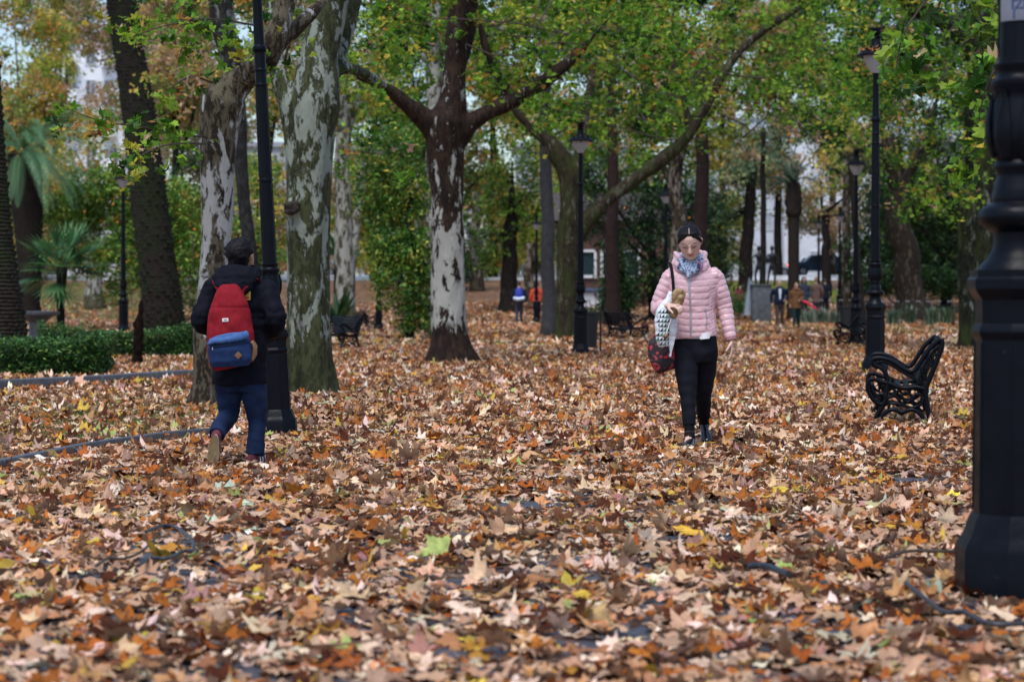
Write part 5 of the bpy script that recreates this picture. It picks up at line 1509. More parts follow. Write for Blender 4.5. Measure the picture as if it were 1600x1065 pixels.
def hand(mb, w, d, pn, th, curl=.5, s=1.0, spread=.10):
    """w wrist, d direction to fingertips, pn palm-facing normal, th side the thumb leaves from"""
    w = Vector(w); d = Vector(d).normalized(); pn = Vector(pn); pn = (pn - d * pn.dot(d)).normalized(); sd = d.cross(pn).normalized()
    if sd.dot(Vector(th)) < 0: sd = -sd
    pl = .088 * s
    mb.tube([w - d * .02 * s, w + d * .015 * s, w + d * pl * .5, w + d * pl, w + d * (pl + .008)], [(.026 * s, .020 * s), (.029 * s, .018 * s), (.040 * s, .016 * s), (.041 * s, .014 * s), (.035 * s, .011 * s)], 12, up=pn)
    for k, (L, off) in enumerate(((.070, .030), (.080, .011), (.075, -.009), (.058, -.028))):
        p = w + d * pl * .96 + sd * off * s; a = 0.0; dd = (d + sd * (off * spread * 30 * .12)).normalized(); pts = [p - d * .02]
        pts.append(p)
        for j, fr in enumerate((.45, .32, .23)):
            a += curl * (.55, .75, .55)[j]
            v = dd * math.cos(a) + pn * math.sin(a); p = p + v * L * s * fr; pts.append(p)
        mb.tube(pts, [.0088 * s, .0090 * s, .0084 * s, .0076 * s, .0058 * s], 8)
    p = w + d * .022 * s + sd * .026 * s; v = (d * .62 + sd * .62 + pn * .42).normalized(); q = p + v * .036 * s; v2 = (d * .85 + sd * .25 + pn * .5).normalized(); q2 = q + v2 * .030 * s; q3 = q2 + (v2 + pn * .25).normalized() * .022 * s
    mb.tube([p - v * .012, p, q, q2, q3], [.013 * s, .014 * s, .0115 * s, .0095 * s, .0068 * s], 8)

def head_parts(mb, c, R, s=1.0, female=False):
    """c: chin point; R rotation matrix of the head; front is local -Y"""
    T = lambda x, y, z: Vector(c) + R @ Vector((x * s, y * s, z * s))
    rings = [(-.004, .022, .020, -.062), (.008, .038, .034, -.052), (.03, .053, .052, -.034), (.055, .062, .070, -.018), (.085, .068, .083, -.006), (.115, .071, .091, 0.0), (.15, .0705, .094, .003), (.18, .067, .089, .005), (.205, .056, .074, .006), (.224, .036, .048, .006), (.232, .012, .018, .006)]
    V = []; n = 22
    for z, rx, ry, yc in rings:
        for k in range(n):
            a = 2 * PI * k / n; V.append(T(rx * math.cos(a), yc + ry * math.sin(a), z))
    Fs = []
    for i in range(len(rings) - 1):
        for k in range(n):
            k2 = (k + 1) % n; Fs.append((i * n + k, i * n + k2, (i + 1) * n + k2, (i + 1) * n + k))
    Fs.append(tuple(range(n - 1, -1, -1))); Fs.append(tuple(range((len(rings) - 1) * n, len(rings) * n)))
    mb.add(V, Fs)
    tb = lambda pts, rad, nn=8, up=None: mb.tube([T(*p) for p in pts], [(a * s if not isinstance(a, tuple) else (a[0] * s, a[1] * s)) for a in rad], nn, up=up)
    tb([(0, -.088, .128), (0, -.095, .11), (0, -.104, .092), (0, -.109, .080), (0, -.096, .073)], [.007, .0085, .010, .013, .010])         # nose
    tb([(-.014, -.093, .079), (.014, -.093, .079)], [.009, .009])
    tb([(-.036, -.080, .133), (-.020, -.089, .136), (0, -.090, .128), (.020, -.089, .136), (.036, -.080, .133)], [.004, .006, .006, .006, .004])   # brow ridge
    tb([(-.022, -.078, .052), (-.010, -.086, .054), (0, -.088, .053), (.010, -.086, .054), (.022, -.078, .052)], [.004, .0065, .0065, .0065, .004])   # upper lip
    tb([(-.018, -.077, .044), (0, -.085, .042), (.018, -.077, .044)], [.004, .0075, .004])
    tb([(0, -.078, .012), (0, -.082, .018)], [.014, .012])   # chin
    for sx in (-1, 1):
        mb.ball(T(sx * .030, -.071, .114), (.014 * s, .012 * s, .008 * s), 10, 7)    # eye lids
        mb.ball(T(sx * .043, -.054, .082), (.012 * s, .014 * s, .014 * s), 10, 7)      # cheek
        tb([(sx * .066, .004, .085), (sx * .073, .010, .10), (sx * .076, .014, .12), (sx * .071, .008, .135), (sx * .066, 0, .125)], [.008, .010, .011, .010, .006])

def face_cols(c, R, s, base, lips=(.42, .13, .12), hairc=None):
    Ri = np.array(R.inverted()); c = np.array(c)
    def f(V, N):
        L = (V - c[None]) @ Ri.T / s
        col = np.tile(np.array(base), (len(V), 1)).astype(float)
        x, y, z = L[:, 0], L[:, 1], L[:, 2]
        fr = y < -.045
        hd = (z > -.02) & (z < .25)
        m = fr & (np.abs(x) < .022) & (z > .041) & (z < .056) & (y < -.078); col[m] *= np.array([.95, .72, .72])
        m = fr & (np.abs(z - .048) < .0022) & (np.abs(x) < .024) & (y < -.074); col[m] *= .5
        bx = np.abs(x); bz = .139 + .006 * np.cos((bx - .03) * 60) - .06 * np.clip(.014 - bx, 0, 1)
        m = fr & (bx > .010) & (bx < .046) & (np.abs(z - bz) < .0055) & hd; col[m] *= .8
        m = fr & (bx > .015) & (bx < .044) & (np.abs(z - .1085 - .06 * (bx - .03)) < .0042) & hd; col[m] *= .6
        m = fr & (bx > .012) & (bx < .047) & (z > .106) & (z < .131) & hd; w_ = np.exp(-(((bx - .030) / .015) ** 2 + ((z - .117) / .010) ** 2)); col *= (1 - .42 * w_ * fr)[:, None]
        m = (bx > .03) & (bx < .06) & (z > .06) & (z < .095) & fr; col[m] *= np.array([1.05, .90, .88])
        return np.clip(col, 0, 1)
    return f

def face_marks(body, c, R, s):
    bv = bvh_of(body); T = lambda x, y, z: Vector(c) + R @ Vector((x * s, y * s, z * s)); fd = R @ Vector((0, 1, 0))
    dk = bpy.data.materials.get('brow_hair') or simple('brow_hair', (.025, .015, .012), .6, 0, .2, 40, 0)
    def line(pts, rad, name, mat, off=.0004, rb=.0012):
        q = []
        for x, z in pts:
            hit = bv.ray_cast(T(x, -.3, z), fd)
            if hit[0] is not None: q.append(hit[0] - fd * off)
        if len(q) < 3: return
        m = MB(); n = len(q); m.tube(q, [(r_, rb) for r_ in rad], 6, up=-fd); m.build(name, mat, body)
    for sx in (-1, 1):
        line([(sx * x, z) for x, z in ((.012, .1355), (.018, .1380), (.026, .1405), (.034, .1425), (.041, .1405), (.047, .136))], [.0022, .0038, .0040, .0034, .0024, .0008], 'eyebrow', dk)
        line([(sx * x, z) for x, z in ((.016, .1115), (.022, .1085), (.030, .107), (.038, .1085), (.044, .112))], [.0010, .0020, .0026, .0024, .0012], 'eyelashes', dk)
    lp = bpy.data.materials.get('lip_skin') or simple('lip_skin', (.42, .13, .13), .4, 0, .1, 40, 0)
    line([(x, z) for x, z in ((-.023, .049), (-.015, .0515), (-.005, .0535), (0, .0525), (.005, .0535), (.015, .0515), (.023, .049))], [.0006, .0026, .0034, .0032, .0034, .0026, .0006], 'lip', lp)
    line([(x, z) for x, z in ((-.019, .046), (-.010, .0425), (0, .0415), (.010, .0425), (.019, .046))], [.0006, .0036, .0042, .0036, .0006], 'lip', lp)

def shoe(ankle, toe, heel, name, mats, parent, r=.045, voxel=.008, sole=None, up=(0, 0, 1)):
    a, t, h = Vector(ankle), Vector(toe), Vector(heel); m = MB(); d = (t - h).normalized(); u = Vector(up); u = (u - d * u.dot(d)).normalized()
    L = (t - h).length
    m.tube([h - d * .01, h + d * L * .12, h + d * L * .35, h + d * L * .6, h + d * L * .82, t, t + d * .012], [(.022, .028), (.034, .040), (.036, .042), (.043, .034), (.045, .028), (.034, .020), (.015, .012)], 14, up=u)
    m.tube([h + d * L * .18 + u * .01, a + u * .01, a + u * .045], [(.034, .036), (.036, .040), (.037, .042)], 12)
    o = fuse(m, voxel, name, mats, parent)
    if sole is not None:
        q = MB(); V = []; n = 24
        for dz in (-.036, -.020):
            for k in range(n):
                th = 2 * PI * k / n; x = math.cos(th); y = math.sin(th)
                p = h + d * (L * .5 + x * (L * .5 + .012)) + d.cross(u) * y * (.040 + .010 * x) * (1 - .18 * math.exp(-((x + .15) ** 2) * 9)) + u * dz
                V.append(p)
        Fs = [tuple(range(n)), tuple(range(2 * n - 1, n - 1, -1))] + [(k, n + k, n + (k + 1) % n, (k + 1) % n) for k in range(n)]
        q.add(V, Fs, 1)
        V2 = [v - u * .002 for v in V[:n]]
        q.add([Vector(v) * 1 for v in V2] + [v - u * .006 for v in V2], [tuple(range(n, 2 * n))] + [(k, (k + 1) % n, n + (k + 1) % n, n + k) for k in range(n)], 0)
        so = q.build('sole', sole, o); 
    return o

def hair_cap(c, R, s, name, mat, parent, rings, seed=0, disp=.006, freq=22, holes=None, n=28, voxel=.008, extra=None, zs=.35):
    T = lambda x, y, z: Vector(c) + R @ Vector((x * s, y * s, z * s))
    m = MB(); V = []; Fs = []
    for z, rx, ryf, ryb, yc in rings:
        for k in range(n):
            a = 2 * PI * k / n; sy = math.sin(a); V.append(T(rx * math.cos(a), yc + (ryb if sy > 0 else ryf) * sy, z))
    for i in range(len(rings) - 1):
        for k in range(n):
            k2 = (k + 1) % n; Fs.append((i * n + k, i * n + k2, (i + 1) * n + k2, (i + 1) * n + k))
    Fs.append(tuple(range(n - 1, -1, -1))); Fs.append(tuple(range((len(rings) - 1) * n, len(rings) * n)))
    m.add(V, Fs)
    if extra: extra(m, T)
    return fuse(m, voxel, name, mat, parent, lambda V, N: vnoise(V * np.array([1, 1, zs]), freq, seed) * disp + vnoise(V * np.array([1, 1, zs]), freq * 3, seed + 1) * disp * .5)

def seg_dist(V, pts):
    """distance to a polyline and arc length at the nearest point"""
    best = np.full(len(V), 1e9); arc = np.zeros(len(V)); acc = 0
    for a, b in zip(pts, pts[1:]):
        a = np.array(a); b = np.array(b); d = b - a; L = np.linalg.norm(d)
        t = np.clip(((V - a) @ d) / (L * L), 0, 1); q = a + t[:, None] * d
        ds = np.linalg.norm(V - q, axis=1); m = ds < best; best[m] = ds[m]; arc[m] = acc + t[m] * L; acc += L
    return best, arc

def strip_on(bvh, pts, w, name, mat, parent, front=-1, off=.004, thick=.006, n=26):
    """a thin raised strip laid on a garment along x,z points"""
    pp = bez([Vector((x, 0, z)) for x, z in pts], 6); V = []; Fs = []
    ctr = []
    for i, p in enumerate(pp):
        hit = bvh.ray_cast(Vector((p.x, front * 1.0, p.z)), Vector((0, -front, 0)))
        y = hit[0].y if hit[0] is not None else (ctr[-1].y if ctr else 0); ctr.append(Vector((p.x, y + front * off, p.z)))
    m = MB(); m.tube(ctr, [(w / 2, thick)] * len(ctr), 6, up=(0, 1, 0)); return m.build(name, mat, parent)

# ---- woman in the pink jacket
def woman():
    Y = 16.42; s = F / Y; g = Vector((P(1088, 703, Y).x, Y, 0))
    r = empty('person', g, 0, 'person in a pale pink quilted jacket and black trousers, looking down while walking forward', 'person')
    X = lambda px: (px - 1088) / s
    Z = lambda py: P(1088, py, Y).z
    ch = Vector((X(1078), -.075, Z(398))); R = Euler((math.radians(29), math.radians(-4), math.radians(-8))).to_matrix() @ Matrix.Diagonal((1.10, 1.0, .90))
    # shoulders etc.
    shL, elL, wrL = (X(1046), .02, Z(434)), (X(1028), .05, Z(482)), (X(1044), -.20, Z(478))
    shR, elR, wrR = (X(1119), .02, Z(434)), (X(1133), .03, Z(482)), (X(1141), -.03, Z(529))
    hiL, knL, anL = (X(1071), 0, Z(548)), (X(1073), -.10, Z(618)), (X(1075), -.16, .095)
    hiR, knR, anR = (X(1103), .02, Z(548)), (X(1101), .12, Z(616)), (X(1106), .34, .155)
    b = MB()
    head_parts(b, ch, R, 1.07, True)
    nk = Vector((X(1081), .02, Z(415)))
    b.tube([nk + Vector((0, .01, -.05)), nk, Vector(ch) + R @ Vector((0, .01, .05))], [.055, .046, .048], 12)
    b.tube([(X(1086), .01, Z(560)), (X(1085), .01, Z(530)), (X(1083), .01, Z(490)), (X(1082), .01, Z(440)), (X(1081), .02, Z(422))], [(.13, .09), (.14, .10), (.11, .085), (.14, .09), (.06, .05)], 14, up=(0, 1, 0))
    for p in ((shL, elL, wrL), (shR, elR, wrR)):
        b.tube([Vector(p[0]), Vector(p[1]), Vector(p[2])], [.042, .034, .026], 10)
    for p in ((hiL, knL, anL), (hiR, knR, anR)):
        b.tube([Vector(p[0]), Vector(p[1]), Vector(p[2])], [.068, .046, .034], 10)
    # feet inside the shoes
    b.tube([Vector(anL), Vector(anL) + Vector((-.02, -.06, -.055)), (X(1072), -.30, .03)], [.034, .03, .022], 8)
    b.tube([Vector(anR), Vector(anR) + Vector((.0, -.06, -.07)), (X(1108), .21, .03)], [.034, .03, .022], 8)
    hand(b, Vector(wrR) + Vector((.002, -.005, -.015)), (.02, -.10, -1), (-.3, .9, 0) if False else (-1, .1, 0), (0, -1, .1), .38)
    hand(b, Vector(wrL) + Vector((-.022, -.055, .004)), (.72, -.62, -.02), (0, -.1, -1) if False else (.1, .25, -1), (.3, -1, .1), 1.0)
    body = fuse(b, .0042, 'body', SKIN, r, None, face_cols(ch, R, 1.07, (.62, .41, .34)), 1)
    face_marks(body, ch, R, 1.07)
    # hair: pulled back, centre parting
    hm_, nt, bb, out = new_mat('black_hair'); v = objvec(nt, (1, 1, 1)); f = noise(nt, v, 60, 5, .7)
    nt.links.new(ramp(nt, f, [(.3, (.004, .004, .006)), (.8, (.012, .010, .012))]), bb.inputs['Base Color']); bb.inputs['Roughness'].default_value = .5; bb.inputs['Specular IOR Level'].default_value = .12; bump(nt, bb, noise(nt, v, 220, 4, .7), .6, .004)
    M['hair'] = hm_
    def bun(m, T):
        m.ball(T(0, .115, .17), (.05, .045, .05), 12, 9)
        for sx in (-1, 1):
            m.tube([T(sx * .020, -.070, .196), T(sx * .050, -.052, .180), T(sx * .068, -.030, .145), T(sx * .073, .00, .11)], [.010, .016, .016, .012], 8)
            m.tube([T(sx * .010, -.060, .212), T(sx * .040, -.045, .208), T(sx * .062, -.015, .185)], [.012, .018, .016], 8)
    hc = hair_cap(ch, R, 1.07, 'hair', hm_, r, [(.095, .060, -.010, .085, .03), (.12, .071, .015, .096, .012), (.15, .076, .022, .102, .008), (.178, .075, .050, .100, .006), (.198, .071, .078, .092, .006), (.220, .058, .080, .074, .006), (.234, .036, .056, .05, .006), (.242, .012, .02, .02, .006)], 1, .004, 26, extra=bun, voxel=.0065)
    bv = bvh_of(hc); T = lambda x, y, z: Vector(ch) + R @ Vector((x, y, z))
    pts = []
    for k in range(11):
        y = -.094 + .008 * k; o = T(.004, y, .30); hit = bv.ray_cast(o, R @ Vector((0, 0, -1)))
        if hit[0] is not None: pts.append(hit[0] + R @ Vector((0, 0, .0005)))
    if len(pts) > 2:
        m = MB(); m.tube(pts, .0019, 6); m.build('hair_parting', simple('scalp', (.65, .50, .44), .6), hc)
    # jacket
    j = MB(); col = lambda a, b_, d, y0=.01: None
    rings = [(527, 1047, 1122, .128), (515, 1046, 1121, .132), (500, 1046.5, 1118.5, .128), (485, 1047.5, 1117, .125), (465, 1044.5, 1119.5, .128), (448, 1041.5, 1122.5, .128), (436, 1040, 1124, .115), (428, 1044, 1120, .10), (420, 1053, 1110, .085), (412, 1062, 1100, .07)]
    j.tube([((X(a) + X(b_)) / 2, .012, Z(y)) for y, a, b_, d in rings], [((X(b_) - X(a)) / 2, d) for y, a, b_, d in rings], 26, up=(0, 1, 0))
    L1 = [Vector(shL) + Vector((.015, 0, .015)), Vector(shL).lerp(Vector(elL), .5), Vector(elL), Vector(elL).lerp(Vector(wrL), .5), Vector(wrL) + Vector((.0, -.0, 0))]
    L2 = [Vector(shR) + Vector((-.015, 0, .015)), Vector(shR).lerp(Vector(elR), .5), Vector(elR), Vector(elR).lerp(Vector(wrR), .5), Vector(wrR)]
    j.tube(bez(L1, 4), lerp_list([.070, .067, .058, .052, .044], 4), 16); j.ball(L1[0], (.072, .078, .066), 14, 9)
    j.tube(bez(L2, 4), lerp_list([.070, .067, .060, .054, .043], 4), 16); j.ball(L2[0], (.072, .078, .066), 14, 9)
    j.ball(elL, (.058, .058, .058), 12, 8)
    a1 = [tuple(p) for p in L1]; a2 = [tuple(p) for p in L2]
    def puff(V, N):
        d1, s1 = seg_dist(V, a1); d2, s2 = seg_dist(V, a2)
        arm = ((d1 < .085) & (V[:, 0] < X(1045))) | (d1 < .062); arm2 = ((d2 < .085) & (V[:, 0] > X(1121)))
        ss = V[:, 2] + .018 * np.cos((V[:, 0] - X(1084)) * 9); per = np.full(len(V), .050)
        ss = np.where(arm, s1, np.where(arm2, s2, ss)); per = np.where(arm | arm2, .046, per)
        side = (~(arm | arm2)) & (np.abs(V[:, 0] - X(1083)) > .115) & (V[:, 2] < Z(446)); per = np.where(side, .026, per)
        ss = np.where(side, V[:, 2] - .5 * np.abs(V[:, 0] - X(1083)), ss)
        amp = np.where(side, .004, .0078)
        pf = np.abs(np.sin(PI * ss / per)) ** .32
        return (pf - .75) * amp + vnoise(V, 24, 4) * .0028 + vnoise(V, 60, 5) * .0014
    pk = simple('pink_nylon', (.66, .42, .465), .36, 0, .06, 12, .25, .5, .003)
    jk = fuse(j, .0058, 'jacket', pk, r, puff, None, 1)
    # big stand-up hood collar around the scarf
    prof = [(.155, -.105), (.156, -.06), (.150, -.02), (.143, .018), (.134, .036), (.122, .038), (.114, .022), (.110, -.01), (.110, -.05), (.112, -.10)]
    cmb = MB(); V = []; Fs = []; n = 48; k_ = len(prof)
    for i in range(n):
        a = 2 * PI * i / n; cx, cy = math.cos(a), math.sin(a); fr_ = max(0, -cy)
        for q_, (rr_, zz_) in enumerate(prof):
            dz = -.085 * fr_ ** 2.2 * (1 if zz_ > -.05 else .35) + .015 * max(0, cy); sh = 1 - .10 * fr_ * (zz_ > -.03)
            V.append((X(1078.5) + cx * rr_ * .94 * sh, .022 + cy * rr_ * .86 * (1 - .06 * fr_), Z(401) + zz_ * .95 + dz))
    for i in range(n):
        for q_ in range(k_):
            i2 = (i + 1) % n; q2 = (q_ + 1) % k_; Fs.append((i * k_ + q_, i2 * k_ + q_, i2 * k_ + q2, i * k_ + q2))
    cmb.add(V, Fs)
    fuse(cmb, .0065, 'hood_collar', pk, jk, lambda V, N: vnoise(V * np.array([1, 1, 1.8]), 13, 8) * .012 + vnoise(V * np.array([1, 1, 1.6]), 34, 9) * .006, None, 1)
    bj = bvh_of(jk)
    zm = simple('zip_silver', (.42, .40, .43), .35, .6, .1, 30, 0)
    strip_on(bj, [(X(1074), Z(430)), (X(1075), Z(455)), (X(1077), Z(490)), (X(1077), Z(524))], .016, 'zip', zm, jk, thick=.004)
    strip_on(bj, [(X(1100), Z(483)), (X(1102), Z(498)), (X(1101), Z(512))], .008, 'pocket_zip', zm, jk, thick=.004)
    # cuff at right hand
    cf = MB(); d = (Vector(wrR) - Vector(elR)).normalized(); cf.tube([Vector(wrR) - d * .012, Vector(wrR) + d * .012], [.046, .043], 16); cf.build('cuff', simple('mauve_cuff', (.33, .17, .19), .7), jk)
    # shirt hem under the jacket
    sh = MB(); sh.tube([(X(1085), .01, Z(524)), (X(1085), .01, Z(528.5))], [(.172, .120), (.160, .114)], 24, up=(0, 1, 0))
    sh.tube([(X(1098), -.105, Z(520)), (X(1099), -.112, Z(529))], [(.060, .010), (.035, .008)], 10, up=(0, 1, 0)); sh.build('shirt', cloth('white_shirt', (.75, .76, .82)), r)
    # scarf
    sm, nt, bb, out = new_mat('patterned_scarf'); v = objvec(nt); vo = nd(nt, "ShaderNodeTexVoronoi"); vo.inputs['Scale'].default_value = 210; nt.links.new(v, vo.inputs['Vector'])
    c1 = ramp(nt, vo.outputs['Color'], [(.2, (.05, .08, .17)), (.34, (.22, .32, .52)), (.5, (.50, .60, .78)), (.8, (.68, .74, .86))], 'CONSTANT')
    c2 = ramp(nt, noise(nt, v, 14, 3), [(.52, (0,) * 3), (.60, (1,) * 3)]); c3 = ramp(nt, noise(nt, v, 9, 2), [(.58, (0,) * 3), (.63, (1,) * 3)])
    nt.links.new(mixc(nt, c3, mixc(nt, c2, c1, (.035, .05, .09)), (.55, .2, .35)), bb.inputs['Base Color']); bb.inputs['Roughness'].default_value = .85
    sc_ = MB(); pp = []
    for k in range(21):
        a = 2 * PI * k / 20; pp.append((X(1078) + math.cos(a) * .084, .0 + math.sin(a) * .078, Z(408) + .030 * math.sin(a) + .022 * abs(math.cos(a))))
    sc_.tube(pp, .032, 12)
    pp = []
    for k in range(21):
        a = 2 * PI * k / 20; pp.append((X(1077.5) + math.cos(a) * .080, -.025 + math.sin(a) * .080, Z(415) + .040 * math.sin(a) - .0))
    sc_.tube(pp, .030, 12)
    sc_.tube([(X(1078), -.085, Z(406)), (X(1077), -.11, Z(415)), (X(1075), -.125, Z(425)), (X(1073.5), -.130, Z(434))], [(.102, .026), (.085, .024), (.050, .020), (.008, .008)], 14, up=(0, 1, 0))
    fuse(sc_, .006, 'scarf', sm, r, lambda V, N: vnoise(V * np.array([1, 1, 2.6]), 20, 3) * .0055 + vnoise(V, 60, 6) * .0015)
    # trousers
    t = MB(); t.tube([(X(1085.5), .01, Z(518)), (X(1086), .01, Z(535)), (X(1087), .01, Z(552)), (X(1087), .01, Z(566))], [(.162, .108), (.172, .115), (.172, .118), (.145, .105)], 22, up=(0, 1, 0))
    for hp, kn, an in ((hiL, knL, anL), (hiR, knR, anR)):
        hp, kn, an = map(Vector, (hp, kn, an)); up_ = an.lerp(kn, .26)
        t.tube(bez([hp, hp.lerp(kn, .5), kn, kn.lerp(up_, .5), up_], 4), lerp_list([.098, .088, .065, .058, .051], 4), 16)
    blk = cloth('black_trousers', (.008, .009, .015), .7)
    fuse(t, .009, 'trousers', blk, r, lambda V, N: vnoise(V * np.array([1, 1, .5]), 13, 2) * .006 + np.sin(V[:, 2] * 60 + vnoise(V, 8, 3) * 4) * .0018)
    so = cloth('black_sock', (.006, .006, .009), .6)
    for an, kn in ((anL, knL), (anR, knR)):
        an, kn = Vector(an), Vector(kn); m = MB(); m.tube([an + (kn - an) * .30, an.lerp(kn, .15), an, an + Vector((0, -.01, -.02))], [.042, .041, .041, .042], 14); m.build('sock', so, r)
    sm_ = simple('black_leather', (.008, .008, .012), .16, 0, .1, 20, .05, .6)
    shoe(anL, (X(1069), -.36, .032), (X(1077), -.135, .045), 'shoe', sm_, r)
    shoe(anR, (X(1109), .20, .03), (X(1106), .335, .125), 'shoe', sm_, r, up=(0, -.5, 1))
    # floral shoulder bag with black strap
    bg_ = empty('shoulder_bag', g + Vector((X(1034), -.02, Z(556))), 0, 'black cloth shoulder bag with red flowers hanging at the walking woman\'s side', 'bag')
    fm, nt, bb, out = new_mat('floral_cloth'); v = objvec(nt); vo = nd(nt, "ShaderNodeTexVoronoi"); vo.inputs['Scale'].default_value = 34; nt.links.new(v, vo.inputs['Vector'])
    k = ramp(nt, vo.outputs['Distance'], [(.42, (1,) * 3), (.50, (0,) * 3)]); k2 = ramp(nt, noise(nt, v, 14, 2), [(.42, (0,) * 3), (.46, (1,) * 3)])
    kk = nd(nt, "ShaderNodeMath", operation='MULTIPLY'); nt.links.new(k, kk.inputs[0]); nt.links.new(k2, kk.inputs[1])
    nt.links.new(mixc(nt, kk.outputs[0], (.012, .010, .014), mixc(nt, noise(nt, v, 50, 2), (.28, .015, .03), (.55, .05, .07))), bb.inputs['Base Color']); bb.inputs['Roughness'].default_value = .7
    m = MB(); o = lambda px, py, y=0: Vector((X(px) - X(1034), y, Z(py) - Z(556)))
    m.tube([o(1033, 522), o(1032, 536), o(1033, 550), o(1037, 564), o(1041, 574), o(1043, 579)], [(.06, .035), (.095, .05), (.11, .055), (.105, .055), (.085, .05), (.06, .03)], 18, up=(0, 1, 0))
    fuse(m, .008, 'pouch', fm, bg_, lambda V, N: vnoise(V, 12, 2) * .012)
    m = MB(); zc = Z(556); strap = [(X(1046), .03, Z(410) ), (X(1047.5), -.06, Z(418)), (X(1049), -.135, Z(440)), (X(1050), -.16, Z(470)), (X(1046), -.15, Z(500)), (X(1040), -.09, Z(535))]
    m.tube([Vector(p) - Vector((X(1034), -.02, Z(556))) for p in bez(strap, 5)], [(.012, .003)] * 26, 6, up=(0, 1, 0)); m.build('strap', cloth('black_webbing', (.006, .006, .008)), bg_)
    # white carrier bag with green and black triangles
    cb = empty('carrier_bag', g + Vector((X(1038), -.22, Z(505))), 0, 'white carrier bag printed with green and black triangles, held in the bent arm', 'bag')
    cm, nt, bb, out = new_mat('white_plastic'); bb.inputs['Base Color'].default_value = (.66, .70, .76, 1); bb.inputs['Roughness'].default_value = .35
    v = objvec(nt); bump(nt, bb, noise(nt, v, 28, 4), .5, .01)
    m = MB(); o = lambda px, py, y=0: Vector((X(px) - X(1038), y, Z(py) - Z(505)))
    m.tube(bez([o(1044, 455), o(1041, 468), o(1036, 480), o(1033, 500), o(1033, 520), o(1034, 540)], 3), lerp_list([(.014), .030, .050, .062, .060, .045], 3), 16, up=(0, 1, 0))
    m.tube([o(1047, 478), o(1046, 500), o(1045, 525), o(1044, 556)], [(.030, .02), (.04, .03), (.035, .02), (.006, .006)], 12, up=(0, 1, 0))
    pl = fuse(m, .006, 'sack', cm, cb, lambda V, N: vnoise(V * np.array([1, 1, .6]), 22, 2) * .010 + vnoise(V, 50, 3) * .003)
    bp = bvh_of(pl); gm = simple('green_print', (.02, .16, .09), .4, 0, .1, 20, 0); km = simple('black_print', (.01, .012, .015), .4, 0, .1, 20, 0)
    for row in range(9):
        for c_ in range(4):
            px = 1024.5 + c_ * 5.2 - (row * .25) + (1.5 if row < 2 else 0); py = 486 + row * 7.0
            q = o(px, py); hit = bp.ray_cast(Vector((q.x, -1, q.z)), Vector((0, 1, 0)))
            if hit[0] is None: continue
            tr = MB(); c0 = hit[0]; y = c0.y - .0035; e = .0145
            for (dx, dz) in ((0, 0),):
                V = []
                for (ax, az) in ((-e * .9, -e), (e * .9, -e), (e * .9, e * .9)):
                    h2 = bp.ray_cast(Vector((c0.x + ax, -1, c0.z + az)), Vector((0, 1, 0))); yy = h2[0].y if h2[0] is not None else c0.y
                    V.append((c0.x + ax, yy - .004, c0.z + az))
                V += [(a_, b_ + .0015, c2_) for a_, b_, c2_ in V]
                tr.add(V, [(0, 1, 2), (5, 4, 3), (0, 3, 4, 1), (1, 4, 5, 2), (2, 5, 3, 0)])
            tr.build('printed_triangle', gm if (row + c_) % 3 == 0 else km, pl, smooth=False)
    # crumpled brown paper parcel
    pb = empty('paper_bag', g + Vector((X(1055), -.27, Z(468))), 0, 'crumpled brown paper bag clutched in the walking woman\'s hand', 'bag')
    m = MB(); o = lambda px, py, y=0: Vector((X(px) - X(1055), y, Z(py) - Z(468)))
    m.tube(bez([o(1057, 453), o(1056, 460), o(1055, 470), o(1052, 478), o(1050, 485), o(1047, 495)], 3), lerp_list([.032, .052, .048, .027, .036, .030], 3), 14, up=(0, 1, 0))
    fuse(m, .006, 'wrapper', simple('kraft_paper', (.33, .22, .11), .7, 0, .2, 20, .4), pb, lambda V, N: (np.abs(vnoise(V, 22, 2)) - .3) * .022 + vnoise(V, 48, 3) * .005)
    # wooden toggle cord on carrier bag
    m = MB(); m.ball(Vector((X(1035.5) - X(1038), -.075, Z(524) - Z(505))), (.020, .020, .020), 12, 8); m.build('toggle', simple('brown_wood', (.22, .10, .05), .4), cb)
    m = MB(); m.tube([Vector((X(1044) - X(1038), -.07, Z(497) - Z(505))), Vector((X(1036) - X(1038), -.08, Z(521) - Z(505)))], .0035, 6); m.build('cord', simple('white_cord', (.7, .7, .72), .6), cb)
woman()

